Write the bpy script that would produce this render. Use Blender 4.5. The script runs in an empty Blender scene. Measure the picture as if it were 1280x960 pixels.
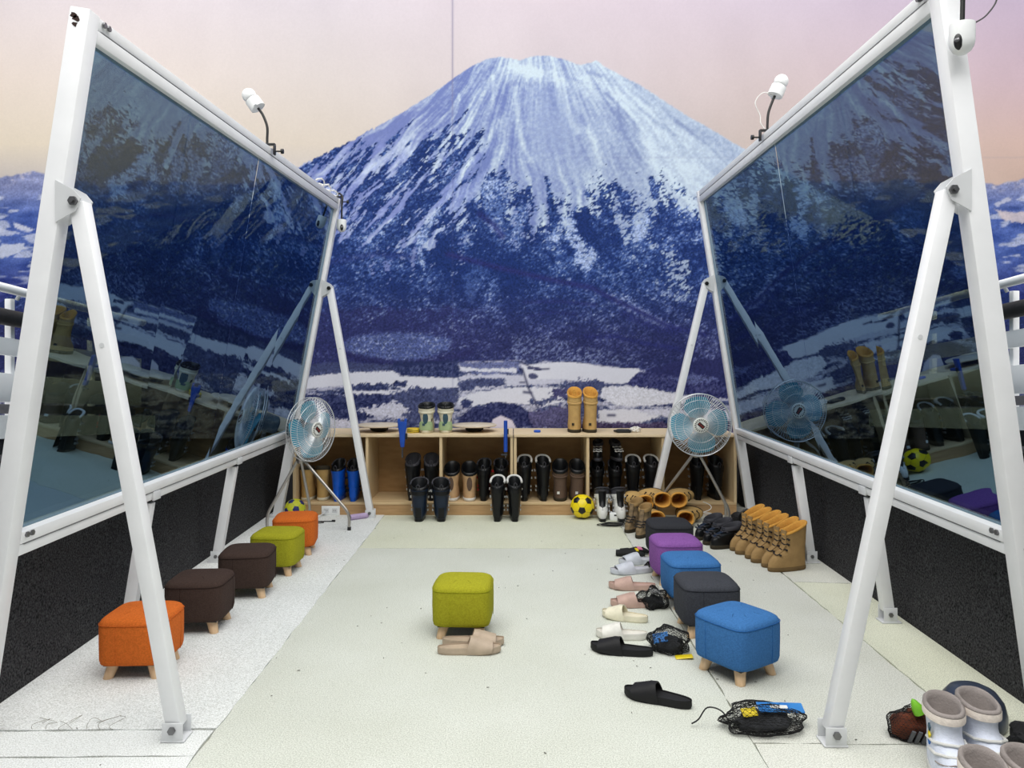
import bpy, bmesh, math, random
import numpy as np
from mathutils import Vector, Matrix, Euler
random.seed(7)
C = bpy.context.scene.collection
scn = bpy.context.scene
PI = math.pi
# ------------------------------------------------------------------ camera
EYE = 1.4
cam = bpy.data.cameras.new('camera'); cam_o = bpy.data.objects.new('camera', cam); C.objects.link(cam_o)
cam.sensor_width = 36; cam.lens = 27.0; cam.shift_y = -41/1280
cam_o.location = (0, 0, EYE); cam_o.rotation_euler = (PI/2, 0, 0)
cam.clip_end = 60
scn.camera = cam_o
# ------------------------------------------------------------------ light
scn.view_settings.view_transform = 'Standard'
scn.view_settings.look = 'None'
scn.view_settings.exposure = 0.0
scn.view_settings.gamma = 1.0
w = bpy.data.worlds.new('world'); scn.world = w; w.use_nodes = True
w.node_tree.nodes['Background'].inputs[0].default_value = (0.93, 0.97, 1.0, 1)
w.node_tree.nodes['Background'].inputs[1].default_value = 0.30
def area(name, loc, rot, sx, sy, power, col=(1, 1, 1)):
    l = bpy.data.lights.new(name, 'AREA'); l.shape = 'RECTANGLE'; l.size = sx; l.size_y = sy; l.energy = power; l.color = col
    o = bpy.data.objects.new(name, l); C.objects.link(o); o.location = loc; o.rotation_euler = rot
    return o
area('ceiling_lamp', (0, 3.6, 6.6), (0, 0, 0), 8.0, 5.0, 330, (1.0, 0.985, 0.96))
area('ceiling_lamp', (0, 0.2, 5.8), (math.radians(30), 0, 0), 6.0, 2.5, 262, (1.0, 0.985, 0.96))
for sx in (-1, 1): area('ceiling_lamp', (sx*4.6, 3.6, 5.6), (0, 0, 0), 2.5, 4.0, 95, (1.0, 0.985, 0.96))
# ------------------------------------------------------------------ helpers
def s2l(c):
    return tuple(((x/255)/12.92 if x/255 <= 0.04045 else ((x/255+0.055)/1.055)**2.4) for x in c)
_mats = {}
def M(name, rgb, rough=0.6, metal=0.0, var=0.10, scale=40, bump=0.0, bscale=None, rgb2=None, spec=0.5, stretch=None):
    """procedural material: base colour broken up by noise, optional bump"""
    if name in _mats: return _mats[name]
    m = bpy.data.materials.new(name); m.use_nodes = True
    nt = m.node_tree; N = nt.nodes; L = nt.links
    b = N['Principled BSDF']; b.inputs['Roughness'].default_value = rough; b.inputs['Metallic'].default_value = metal
    b.inputs['Specular IOR Level'].default_value = spec
    tc = N.new('ShaderNodeTexCoord'); src = tc.outputs['Object']
    if stretch:
        mp = N.new('ShaderNodeMapping'); mp.inputs['Scale'].default_value = stretch
        L.new(src, mp.inputs['Vector']); src = mp.outputs['Vector']
    n = N.new('ShaderNodeTexNoise'); n.inputs['Scale'].default_value = scale; n.inputs['Detail'].default_value = 4
    L.new(src, n.inputs['Vector'])
    r = N.new('ShaderNodeValToRGB')
    a = s2l(rgb); c2 = s2l(rgb2) if rgb2 else None
    r.color_ramp.elements[0].position = 0.3; r.color_ramp.elements[1].position = 0.7
    if c2:
        r.color_ramp.elements[0].color = (*a, 1); r.color_ramp.elements[1].color = (*c2, 1)
    else:
        r.color_ramp.elements[0].color = (*[x*(1-var) for x in a], 1)
        r.color_ramp.elements[1].color = (*[min(1, x*(1+var)) for x in a], 1)
    L.new(n.outputs['Fac'], r.inputs['Fac']); L.new(r.outputs['Color'], b.inputs['Base Color'])
    if bump:
        n2 = N.new('ShaderNodeTexNoise'); n2.inputs['Scale'].default_value = bscale or scale*3; n2.inputs['Detail'].default_value = 3
        L.new(src, n2.inputs['Vector'])
        bp = N.new('ShaderNodeBump'); bp.inputs['Strength'].default_value = bump; bp.inputs['Distance'].default_value = 0.01
        L.new(n2.outputs['Fac'], bp.inputs['Height']); L.new(bp.outputs['Normal'], b.inputs['Normal'])
    _mats[name] = m
    return m

def frame_to(d, up=(0, 0, 1)):
    """rotation matrix whose z axis is d"""
    d = Vector(d).normalized(); u = Vector(up)
    if abs(d.dot(u)) > 0.98: u = Vector((0, 1, 0))
    x = u.cross(d).normalized(); y = d.cross(x)
    return Matrix((x, y, d)).transposed()

class MB:
    def __init__(s): s.v = []; s.f = []
    def add(s, vs, fs, T=None):
        k = len(s.v)
        s.v += [tuple(T @ Vector(p)) for p in vs] if T is not None else [tuple(p) for p in vs]
        s.f += [tuple(i+k for i in f) for f in fs]
        return s
    def box(s, c, d, T=None, R=None):
        x, y, z = [k/2 for k in d]
        vs = [(-x,-y,-z),(x,-y,-z),(x,y,-z),(-x,y,-z),(-x,-y,z),(x,-y,z),(x,y,z),(-x,y,z)]
        vs = [Vector(p) for p in vs]
        if R is not None: vs = [R @ p for p in vs]
        vs = [p+Vector(c) for p in vs]
        return s.add(vs, [(3,2,1,0),(4,5,6,7),(0,1,5,4),(1,2,6,5),(2,3,7,6),(3,0,4,7)], T)
    def bbox(s, lo, hi, T=None):
        return s.box([(a+b)/2 for a, b in zip(lo, hi)], [b-a for a, b in zip(lo, hi)], T)
    def bar(s, a, b, wx, wy, up=(0, 0, 1), T=None):
        """box beam from a to b, wx across, wy the other way"""
        a = Vector(a); b = Vector(b); R = frame_to(b-a, up)
        return s.box((a+b)/2, (wx, wy, (b-a).length), T, R)
    def loft(s, rings, cap0=True, cap1=True, closed=True, T=None):
        n = len(rings[0]); vs = [p for r in rings for p in r]; fs = []
        for i in range(len(rings)-1):
            for j in range(n if closed else n-1):
                k = (j+1) % n
                fs.append((i*n+j, i*n+k, (i+1)*n+k, (i+1)*n+j))
        if cap0: fs.append(tuple(reversed(range(n))))
        if cap1: fs.append(tuple((len(rings)-1)*n+j for j in range(n)))
        return s.add(vs, fs, T)
    def lathe(s, prof, n=20, T=None, cap=True):
        rings = [[(r*math.cos(2*PI*j/n), r*math.sin(2*PI*j/n), z) for j in range(n)] for r, z in prof]
        return s.loft(rings, cap, cap, True, T)
    def cyl(s, a, b, r0, r1=None, n=12):
        a = Vector(a); b = Vector(b); R = frame_to(b-a).to_4x4(); R.translation = a
        return s.lathe([(r0, 0), (r1 if r1 is not None else r0, (b-a).length)], n, R)
    def tube(s, pts, r, n=8, closed=False, cap=True):
        P = [Vector(p) for p in pts]; m = len(P)
        rr = r if isinstance(r, (list, tuple)) else [r]*m
        rings = []; nx = None
        for i in range(m):
            if closed: t = P[(i+1) % m]-P[i-1]
            else: t = P[min(i+1, m-1)]-P[max(i-1, 0)]
            t.normalize()
            if nx is None: nx = frame_to(t).col[0].copy()
            else:
                nx = nx - t*nx.dot(t)
                if nx.length < 1e-5: nx = frame_to(t).col[0].copy()
                nx.normalize()
            ny = t.cross(nx)
            rings.append([P[i]+(nx*math.cos(2*PI*j/n)+ny*math.sin(2*PI*j/n))*rr[i] for j in range(n)])
        if closed: rings.append(rings[0]); cap = False
        return s.loft(rings, cap, cap)
    def ball(s, c, r, nu=14, nv=9, sc=(1, 1, 1), T=None):
        prof = [(max(1e-4, r*math.sin(PI*i/nv)), -r*math.cos(PI*i/nv)) for i in range(nv+1)]
        X = Matrix.Translation(c) @ Matrix.Diagonal((*sc, 1))
        if T is not None: X = T @ X
        return s.lathe(prof, nu, X)
    def build(s, name, mat, parent=None, smooth=None, bevel=0, seg=2, subsurf=0, weld=False):
        me = bpy.data.meshes.new(name); me.from_pydata(s.v, [], s.f); me.update()
        bm = bmesh.new(); bm.from_mesh(me)
        if weld: bmesh.ops.remove_doubles(bm, verts=bm.verts, dist=1e-5)
        bmesh.ops.recalc_face_normals(bm, faces=bm.faces)
        if bevel:
            bmesh.ops.bevel(bm, geom=list(bm.edges), offset=bevel, segments=seg, profile=0.5, affect='EDGES', clamp_overlap=True)
        bm.to_mesh(me); bm.free()
        if smooth is None: smooth = 35
        if smooth:
            for p in me.polygons: p.use_smooth = True
            me.set_sharp_from_angle(angle=math.radians(smooth))
        o = bpy.data.objects.new(name, me); C.objects.link(o)
        me.materials.append(mat)
        if parent is not None: o.parent = parent
        if subsurf:
            md = o.modifiers.new('sub', 'SUBSURF'); md.levels = subsurf; md.render_levels = subsurf
        return o
def bx(lo, hi): return MB().bbox(lo, hi)
def tag(o, label, cat, group=None, kind=None):
    o['label'] = label; o['category'] = cat
    if group: o['group'] = group
    if kind: o['kind'] = kind
    return o
def thing(name, label, cat, loc=(0, 0, 0), rz=0.0, group=None):
    o = bpy.data.objects.new(name, None); C.objects.link(o); o.empty_display_size = 0.05
    o.location = loc; o.rotation_euler = (0, 0, rz)
    return tag(o, label, cat, group)
def struct(o): o['kind'] = 'structure'; return o
def dup(root, label, loc=None, rz=None, group=None, rot=None, scale=None):
    def cp(o, par):
        c = o.copy(); C.objects.link(c); c.parent = par
        for ch in o.children: cp(ch, c)
        return c
    r = cp(root, None); r['label'] = label
    if loc is not None: r.location = loc
    if rz is not None: r.rotation_euler = (0, 0, rz)
    if rot is not None: r.rotation_euler = rot
    if scale is not None: r.scale = (scale,)*3
    if group: r['group'] = group
    return r
def recolor(root, mapping):
    """give copied parts of a thing their own mesh and material"""
    for ch in root.children_recursive:
        k = ch.name.split('.')[0]
        if k in mapping:
            ch.data = ch.data.copy(); ch.data.materials[0] = mapping[k]
def G(px, py):
    """ground point seen at a photograph pixel"""
    y = 960*EYE/(py-439.0)
    return ((px-640)*y/960, y, 0.0)
def at(px, py, y):
    return ((px-640)*y/960, y, EYE-(py-439)*y/960)
# ------------------------------------------------------------------ back wall with the printed mural
WALL = 7.12
def vnoise(x, y, seed=0):
    xi = np.floor(x).astype(np.int64); yi = np.floor(y).astype(np.int64)
    fx = x-xi; fy = y-yi; fx = fx*fx*(3-2*fx); fy = fy*fy*(3-2*fy)
    def h(a, b):
        n = (a*374761393 + b*668265263 + seed*974711) & 0xffffffff
        n = ((n ^ (n >> 13))*1274126177) & 0xffffffff
        n = n ^ (n >> 16)
        return (n & 0xffff)/65535.0
    return (h(xi, yi)*(1-fx)+h(xi+1, yi)*fx)*(1-fy) + (h(xi, yi+1)*(1-fx)+h(xi+1, yi+1)*fx)*fy
def fbm(x, y, o=4, seed=0, gain=0.5):
    t = 0; a = 1; s = 0
    for i in range(o):
        t = t + a*vnoise(x*2**i+17.3*i, y*2**i+9.1*i, seed+i); s += a; a *= gain
    return t/s
def ss(a, b, x):
    t = np.clip((x-a)/(b-a), 0, 1); return t*t*(3-2*t)
def paint_mural(u, v):
    """colour of the print (sRGB 0..255) and how speckled it is, at mural coordinates u, v"""
    def pl(pts): return np.interp(u, [p[0] for p in pts], [p[1] for p in pts])
    def dist(pts, close=False):
        d = np.full(u.shape, 1e9); P = list(pts)+([pts[0]] if close else [])
        for (x0, y0), (x1, y1) in zip(P, P[1:]):
            dx, dy = x1-x0, y1-y0; t = np.clip(((u-x0)*dx+(v-y0)*dy)/(dx*dx+dy*dy+1e-9), 0, 1)
            d = np.minimum(d, np.hypot(u-x0-t*dx, v-y0-t*dy))
        return d
    wob_u = (fbm(u/5, v/4, 4, 91, .7)-0.5)*10; wob_v = (fbm(u/4, v/4, 4, 95, .75)-0.5)*10
    def poly(pts, soft=1.5, wob=0.6):
        x, y = u+wob_u*wob, v+wob_v*wob
        ins = np.zeros(u.shape, bool); d = np.full(u.shape, 1e9); P = list(pts)+[pts[0]]
        for (x0, y0), (x1, y1) in zip(P, P[1:]):
            c = ((y0 > y) != (y1 > y)) & (x < (x1-x0)*(y-y0)/((y1-y0) or 1e-9)+x0); ins ^= c
            dx, dy = x1-x0, y1-y0; t = np.clip(((x-x0)*dx+(y-y0)*dy)/(dx*dx+dy*dy+1e-9), 0, 1)
            d = np.minimum(d, np.hypot(x-x0-t*dx, y-y0-t*dy))
        return ss(-soft, soft, np.where(ins, d, -d))
    def K(c): return np.array(c, float)
    def mix(c, m): return lambda base: base*(1-m[..., None])+K(c)*m[..., None]
    # sky
    xs = [-200, 0, 400, 700, 950, 1280, 1500]
    table = [(-80, [(242,230,236)]*2+[(222,214,226),(220,207,222),(212,198,216),(210,192,218),(208,190,216)]),
             (0, [(245,233,236),(245,233,236),(223,214,222),(221,208,218),(213,199,214),(212,193,216),(210,190,214)]),
             (100, [(246,231,220),(246,231,220),(225,215,212),(214,203,208),(212,196,198),(216,190,200),(214,188,196)]),
             (180, [(240,226,206),(240,226,206),(223,211,198),(208,198,200),(206,190,184),(222,192,182),(222,190,178)]),
             (232, [(206,198,200),(206,198,196),(208,200,198),(200,190,190),(206,188,180),(214,186,172),(214,186,172)])]
    col = np.zeros(u.shape+(3,))
    for k in range(3):
        rows = [np.interp(u, xs, [c[k] for c in cs]) for _, cs in table]
        o = rows[0]
        for (va, _), (vb, _), ra, rb in zip(table, table[1:], rows, rows[1:]):
            t = np.clip((v-va)/(vb-va), 0, 1); o = np.where(v >= va, ra*(1-t)+rb*t, o)
        col[..., k] = o
    col += ((fbm(u/40, v/60, 3, 5)-0.5)*8)[..., None]
    spk = np.full(u.shape, 0.03)
    # far hills left and right of the mountain
    hz = 228 + (fbm(u/26, u*0, 3, 11)-0.5)*16 - 8*np.exp(-((u-40)/26)**2)
    m = ss(-1.5, 1.5, v-hz)
    hn = fbm(u/20+v/30, v/9, 4, 12)
    hl = K((150,158,202))*(1-ss(228, 275, v))[..., None] + K((74,98,172))*ss(228, 275, v)[..., None]
    hl = hl*(1-ss(310, 390, v)[..., None]) + K((56,62,132))*ss(310, 390, v)[..., None]
    hl = hl + ((hn-0.5)*70)[..., None]
    wm = ss(0.56, 0.66, fbm(u/30+v/40, v/8, 3, 14))*ss(400, 330, v)*ss(228, 250, v)
    hl = hl*(1-0.75*wm[..., None])+K((212,216,236))*0.75*wm[..., None]
    snowcap = ss(0.45, 0.6, fbm(u/9, v/6, 3, 15))*ss(hz+14, hz+2, v)
    hl = hl*(1-0.6*snowcap[..., None])+K((222,212,220))*0.6*snowcap[..., None]
    col = col*(1-m[..., None])+hl*m[..., None]; spk = np.maximum(spk, m*0.3)
    # mountain
    sil = pl([(-200,470),(60,350),(200,292),(300,244),(340,224),(378,207),(400,196),(440,177),(460,165),(500,143),(540,118),(565,100),(590,83),(608,75),
              (625,72),(640,74),(650,76),(665,71),(685,70),(705,75),(722,82),(735,80),(745,76.5),(760,86),(780,97),(800,107),(830,127),(860,146),
              (890,163),(920,181),(945,195),(1000,224),(1060,256),(1140,300),(1220,345),(1500,500)])
    sil = sil + (fbm(u/3, u*0, 2, 21)-0.5)*np.where(u < 470, 5, 1.6)
    mt = ss(-0.8, 0.8, v-sil)
    du, dv = u-672, v+15
    th = np.arctan2(du, dv); r = np.hypot(du, dv)
    warp = (fbm(u/60, v/60, 3, 33)-0.5)*0.10
    st1 = fbm((th+warp)*15, r*0.010, 4, 31); st2 = fbm((th+warp)*46, r*0.020, 3, 35); fine = fbm(u/2.6, v/2.6, 2, 37)
    right = ss(650, 860, u); leftw0 = ss(600, 480, u)
    lit = 0.38+0.28*right+1.15*(st1-0.5)+1.6*(st2-0.5)*(1-0.5*right)+0.8*(fine-0.5)
    st3 = fbm((th+warp)*95, r*0.035, 2, 36); lit += 1.3*(st3-.5)*ss(660, 560, u)+.8*leftw0*(st2-.5)
    lit += 0.38*ss(115, 76, v)*ss(600, 640, u)
    smooth_zone = np.exp(-((u-692)/44)**2-((v-165)/56)**2)
    lit = lit*(1-0.85*smooth_zone)+(0.34+.25*(fine-.5))*smooth_zone
    bright = 0
    for pts, wd, a in [([(616,96),(617,140),(606,165),(600,188)],3,.5),([(625,150),(610,175),(590,200),(572,226)],4,.5),([(644,112),(646,140),(650,170),(662,200)],4,.6),
                       ([(573,118),(575,128),(566,148),(563,170)],2,.6),([(590,135),(581,160),(573,192),(560,216)],2.6,.5),([(512,184),(512,206),(495,232),(478,250)],3,.8),
                       ([(520,190),(506,224),(488,248)],2.5,.6),([(470,205),(440,226),(402,252)],2.4,.5),([(700,100),(708,130),(712,150),(722,165)],4,.5),
                       ([(650,92),(690,96),(740,110),(765,125)],9,.4),([(640,82),(655,88),(672,92)],6,.5),([(735,95),(790,128),(850,165),(910,205)],6,.22),
                       ([(770,120),(800,150),(812,180),(818,214),(830,250)],6,.35),([(800,170),(820,200),(850,235),(870,262)],5,.3)]:
        bright = bright + a*np.exp(-(dist(pts)/wd)**2)
    lit = lit + bright
    for pts, wd, a in [([(757,118),(772,130),(776,160),(790,182),(800,200)],2.4,.55),([(795,140),(806,160),(808,172)],5,.3),([(825,150),(845,175),(860,200)],5,.28),
                       ([(845,152),(885,182),(908,206)],2,.35),([(727,146),(731,156)],3,.6),([(812,222),(818,236),(822,250)],3,.7),([(660,130),(655,165),(662,195)],3,.25),
                       ([(734,90),(740,92),(752,96)],2.5,.5),([(745,110),(790,132),(830,160)],3,.22),([(700,95),(720,100),(735,112)],2.5,.3)]:
        lit = lit - a*np.exp(-(dist(pts)/wd)**2)
    lit = np.clip(lit, -0.1, 1.15)
    sh = K((126,142,196))*(1-right[..., None])+K((146,162,198))*right[..., None]
    snow = sh*(1-lit[..., None])+K((200,216,234))*lit[..., None]
    leftw = ss(600, 480, u)
    snow = snow*(1-0.30*leftw[..., None])+K((120,126,186))*0.30*leftw[..., None]
    # forest
    line = pl([(300,190),(380,196),(420,196),(460,206),(520,226),(560,232),(600,220),(640,236),(680,240),(720,246),(760,248),(800,256),(850,250),(900,236),(950,225),(1100,240)])
    f1 = fbm((th+warp)*11, r*0.012, 3, 41)
    ft = (v-line-8)/66 + 2.5*(f1-0.5) + .8*(fbm(u/9, v/9, 3, 43)-0.5) + 1.6*(fbm((u-.8*v)/7, (v+.6*u)/2.6, 3, 44, .7)-.5) + (0.35+.9*leftw)*(st1-0.42)*2.4 + 2.6*leftw*(st2-.5)
    cc, ll = (u*68+v*61)/91, (v*68-u*61)/91
    sL = .62*fbm(cc/6.0+(fbm(u/25, v/25, 2, 52)-.5)*1.5, ll/70, 3, 51)+.38*fbm(cc/2.8, ll/12, 3, 53, .65)
    Lm = ss(628, 575, u+.35*(v-220))*ss(330, 275, v)
    kL = np.clip((v-sil-4)/26, 0, 1)*.35+np.clip((v-150)/110, 0, 1)*.55+.6*ss(16, 3, v-sil)*ss(500, 420, u)
    ft = ft*(1-Lm)+Lm*((.505-sL)*7.5*(.25+.75*ss(115, 195, v))+kL*1.15-.42-.5*ss(185, 110, v)+1.3*(fbm((u-.8*v)/6, (v+.6*u)/2.6, 3, 54, .7)-.5))
    ridge = ss(.51, .62, sL)*Lm*(.55+.9*(fbm(u/2.6, v/2.6, 2, 55)-.5))
    for pts, a in [([(600,234),(607,216),(618,214),(627,238),(622,262),(606,258)],1.1),([(716,270),(731,260),(742,284),(736,302),(720,300)],1.2),([(577,246),(600,262),(626,268),(642,286),(620,284),(590,272)],.9),
                   ([(545,262),(562,250),(570,300),(560,340),(546,330)],.7),([(480,212),(492,222),(474,246),(462,244)],.7),([(520,206),(534,206),(520,236),(508,236)],.8),([(560,196),(574,190),(560,226),(546,236)],.6)]:
        ft = ft+a*poly(pts, 5, 1.2)
    for pts, wd, a in [([(682,222),(687,246),(691,275)],4,1.2),([(770,232),(778,244),(781,262)],6,.9),([(813,224),(818,244)],3.5,1.3),([(662,236),(668,262)],5,.5),([(846,232),(868,246),(900,262)],7,.5)]:
        ft = ft+a*np.exp(-(dist(pts)/wd)**2)
    fm = ss(0.05, 1.0, ft)
    fm = ss(0.30, 0.52, fm*.66+.75*(fbm((u-.8*v)/5, (v+.6*u)/2.0, 4, 45, .75)-.32)-.02)*(.3+.7*ss(.0, .6, ft))
    sp = .55*fbm((u-.6*v)/5.5, (v+.5*u)/2.0, 4, 47, 0.75)+.45*fbm(u/2.4, v/2.4, 3, 48, .8); bigs = .6*fbm(u/38, v/30, 3, 49)+.4*fbm(u/14-v/20, v/12, 3, 50)
    bias = 0.05-0.04*ss(300, 400, v)+0.50*(bigs-0.5)
    chute = ridge*.7
    for pts, a in [([(700,272),(716,268),(722,292),(746,318),(733,346),(724,330),(716,310),(706,298)],1),([(684,292),(698,284),(702,302),(692,304)],.9),([(640,262),(662,256),(650,296),(636,290)],.7),
                   ([(788,270),(812,262),(806,296),(792,306)],.9),([(846,262),(872,256),(866,276)],.6),([(760,366),(786,372),(808,388),(830,402),(862,412),(830,412),(800,398),(776,384)],.9),
                   ([(540,262),(556,258),(540,286),(530,312),(532,342),(524,330),(520,300)],.9),([(470,280),(500,266),(474,292),(458,302)],.6),([(578,345),(596,330),(610,340),(600,364),(586,380)],.4),
                   ([(600,230),(622,222),(640,250),(626,290),(640,306),(612,290)],.6),([(868,290),(880,286),(876,300)],.8)]:
        chute = np.maximum(chute, a*poly(pts, 3, 1.6))
    for pts, wd, a in [([(624,260),(646,282),(668,300)],5,-.3),([(728,272),(724,296),(728,312)],9,-.35),([(548,300),(566,330),(590,372)],14,-.22),([(600,336),(640,330),(640,390)],10,-.12)]:
        bias = bias + a*np.exp(-(dist(pts)/wd)**2)
    t = np.clip((sp+bias-.145+0.27*chute-.36)/.34, 0, 1)
    t = np.maximum(t, chute*ss(0.46, 0.66, sp+0.12))
    low = ss(330, 440, v)
    dark = K((30,52,112))*(1-low[..., None])+K((46,52,102))*low[..., None]
    lightc = K((172,190,230))*(1-low[..., None])+K((160,170,208))*low[..., None]
    midc = K((70,96,160))*(1-low[..., None])+K((84,92,146))*low[..., None]
    t1 = np.clip(t*2, 0, 1)[..., None]; t2 = np.clip(t*2-1, 0, 1)[..., None]
    forest = dark*(1-t1)+midc*t1*(1-t2)+lightc*t2
    mc = snow*(1-fm[..., None])+forest*fm[..., None]
    mcspk = 0.08+0.42*fm
    mc = mc+(ridge*34*(1-fm)*ss(160, 200, v))[..., None]
    col = col*(1-mt[..., None])+mc*mt[..., None]; spk = spk*(1-mt)+mcspk*mt
    def lay(m, c, s=None):
        nonlocal col, spk
        col = col*(1-m[..., None])+K(c)*m[..., None]
        if s is not None: spk = spk*(1-m)+s*m
    # shadowed ridges and forest roads across the lower slope
    for pts, wd, a in [([(560,318),(620,334),(680,348),(740,360),(762,372),(800,390),(836,408),(880,418)],3.6,.9),([(600,268),(618,282),(628,296)],4,.7),([(655,378),(700,377),(745,381)],2.4,.6),
                       ([(660,396),(690,390),(720,393)],2.2,.5),([(732,421),(770,421),(800,428),(860,438)],3,.85),([(780,392),(820,410),(846,414)],5,.6),([(400,330),(470,318),(520,322)],4,.35)]:
        lay(a*np.exp(-(dist(pts)/wd)**2), (44,50,112))
    # dark belt, knoll and tree lines on the left
    base_m = ss(-1, 1, v-(385+(fbm(u/20, u*0, 2, 60)-0.5)*12))*(1-ss(560, 640, u))
    tx = 1-ss(0.5, 0.75, sp+0.05)
    lay(base_m*0.75*tx, (50,54,108)); 
    kn = poly([(428,428),(450,419),(490,416),(530,417),(566,424),(560,438),(530,447),(505,452),(480,449),(450,444),(432,440)], 3, 0.8)
    lay(kn*0.75, (92,108,166), .8); lay(kn*0.75*ss(.5, .72, sp), (178,188,222))
    lay(np.exp(-(dist([(420,432),(440,446),(470,452),(505,455),(545,452),(590,440)])/3.5)**2)*.8, (46,48,100))
    kn2 = poly([(640,418),(700,428),(760,440),(800,452),(760,460),(700,452),(640,455)], 5, 1)
    lay(kn2*0.5*ss(.45, .7, sp+.05), (166,180,220))
    # valley floor: snow fields with dark woods
    vl = pl([(-200,470),(380,466),(430,462),(500,458),(575,452),(650,450),(720,452),(800,462),(840,470),(920,480),(1500,490)])
    val = ss(-1.5, 1.5, v-vl)
    woods = fbm(u/13, v/4.5, 5, 71, 0.7)
    vt = ss(0.40, 0.60, woods)
    vc = K((52,62,106))*(1-vt[..., None])+K((180,182,206))*vt[..., None]
    vc = vc+((fbm(u/2.2, v/3, 3, 73, .7)-0.5)*110)[..., None]
    col = col*(1-val[..., None])+vc*val[..., None]; spk = spk*(1-val)+.35*val
    SN = (226,228,242); SN2 = (208,210,230); DK = (44,53,98); DM = (68,76,118)
    for pts, c, s, wob in [
        ([(340,476),(424,466),(492,463),(500,470),(572,472),(574,484),(520,489),(488,483),(440,481),(340,490)], SN, .04, .3),
        ([(493,452),(572,450),(574,472),(540,471),(500,468),(490,462)], DK, .3, .5),
        ([(384,456),(430,452),(492,456),(490,463),(424,466),(380,472)], DM, .5, .6),
        ([(438,484),(450,479),(488,481),(488,491),(460,494),(438,490)], DK, .3, 1.2),
        ([(490,480),(498,476),(508,477),(508,483),(492,484)], DK, .3, .8),
        ([(436,489),(500,487),(500,493),(436,494)], SN, .05, .4),
        ([(380,494),(490,493),(490,514),(460,524),(420,528),(380,520)], (42,50,96), .3, 1.0),
        ([(486,492),(520,485),(575,486),(572,502),(560,520),(520,530),(490,510)], DM, .5, 1.4),
        ([(446,512),(470,508),(496,502),(512,512),(500,522),(470,520)], SN2, .3, 1.6),
        ([(380,524),(410,520),(440,528),(440,540),(380,540)], SN2, .3, 1.4),
        ([(575,454),(650,452),(650,464),(610,468),(575,464)], (110,118,166), .5, 1),
        ([(574,458),(600,461),(646,460),(646,465),(575,464)], SN, .1, .4),
        ([(574,470),(620,467),(700,473),(700,480),(640,482),(600,488),(574,492)], SN2, .1, .6),
        ([(574,476),(600,472),(632,474),(632,482),(600,484),(576,490)], DM, .4, 1.0),
        ([(572,498),(596,490),(642,484),(700,484),(706,502),(680,508),(650,505),(620,503),(590,508),(574,506)], SN, .06, .5),
        ([(576,500),(584,497),(592,502),(588,510),(578,510)], DK, .3, .8),
        ([(572,534),(574,522),(590,510),(620,503),(648,505),(664,516),(672,534)], (40,46,92), .25, .7),
        ([(660,516),(690,508),(716,512),(728,524),(716,536),(664,536)], (84,82,124), .6, 1.8),
        ([(652,456),(700,452),(730,454),(758,459),(800,461),(796,470),(782,480),(745,478),(700,474),(655,474)], SN, .04, .3),
        ([(704,478),(730,474),(756,476),(762,486),(740,490),(706,490)], DM, .4, 1.4),
        ([(690,487),(712,486),(704,500),(688,496)], (70,70,116), .4, 1.5),
        ([(752,484),(790,482),(850,493),(878,504),(850,511),(800,509),(768,506),(750,496)], SN, .25, .6),
        ([(782,481),(794,469),(820,459),(850,452),(905,448),(930,470),(930,498),(880,497),(850,491),(812,486)], (48,52,104), .35, .8),
        ([(830,474),(868,468),(900,474),(870,480)], (96,104,156), .7, 1.5),
        ([(796,508),(840,505),(905,508),(905,511),(840,509)], DK, .2, .5),
        ([(748,512),(792,511),(826,520),(800,528),(748,528)], SN, .08, .5),
        ([(800,512),(880,511),(930,514),(930,524),(860,526),(812,518)], SN2, .25, .8),
        ([(700,505),(730,502),(750,510),(746,518),(720,516)], DM, .5, 1.6),
        ([(712,528),(800,529),(930,525),(930,540),(712,540)], (66,56,92), .5, 1.0),
        ([(660,500),(694,497),(694,502),(664,507)], DM, .4, 1.2)]:
        lay(poly(pts, 1.0, wob), c, s)
    dk_t = ss(120, 70, col.mean(-1))*val
    col = col+(dk_t*((fbm(u/2.0, v/2.6, 3, 77, .8)-.42)*120))[..., None]
    lay(poly([(612,536),(616,524),(626,519),(640,525),(646,536)], .8, 0), (224,218,234), .03)
    for pts, wd in [([(653,461),(661,486),(668,500),(672,510)],1.3),([(652,453),(664,459)],1),([(668,462),(686,461)],1.1),([(655,490),(664,491)],1.6),([(760,519),(768,519)],1.6),([(650,478),(656,478)],1)]:
        lay(.9*np.exp(-(dist(pts)/wd)**2), (74,76,106))
    for cx, cy, a, b in [(666,470,6,4),(664,460,5,2),(672,461,4,2)]:
        lay(.85*ss(1.15, .8, np.hypot((u+wob_u*.4-cx)/a, (v+wob_v*.4-cy)/b)), (56,60,100))
    # print seams
    lay(.5*np.exp(-((u-565.6)/0.9)**2)*ss(200, 90, v), (150,140,165)); lay(.28*np.exp(-((u-566)/0.9)**2), (90,92,140))
    lay(.12*np.exp(-((v-197.5)/0.9)**2)*ss(690, 760, u), (120,120,160))
    # side views left and right of the mirrors
    for pts, c in [([(18,278),(44,287),(38,291),(20,285)],(226,226,240)),([(-40,284),(0,285),(30,292),(0,296),(-40,296)],(206,212,236)),([(4,306),(30,304),(34,311),(10,322),(-20,324)],(222,226,242)),
                   ([(-60,300),(0,300),(4,304),(-60,310)],(210,214,236)),([(1242,262),(1268,266),(1320,258),(1360,270),(1300,282),(1254,276)],(226,210,212)),
                   ([(1222,278),(1238,280),(1230,284)],(210,208,224)),([(1240,255),(1260,246),(1264,250),(1246,259)],(206,208,228)),([(26,368),(60,358),(60,362),(26,373)],(170,176,216))]:
        lay(.85*poly(pts, 1.2, .5), c, .1)
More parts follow.
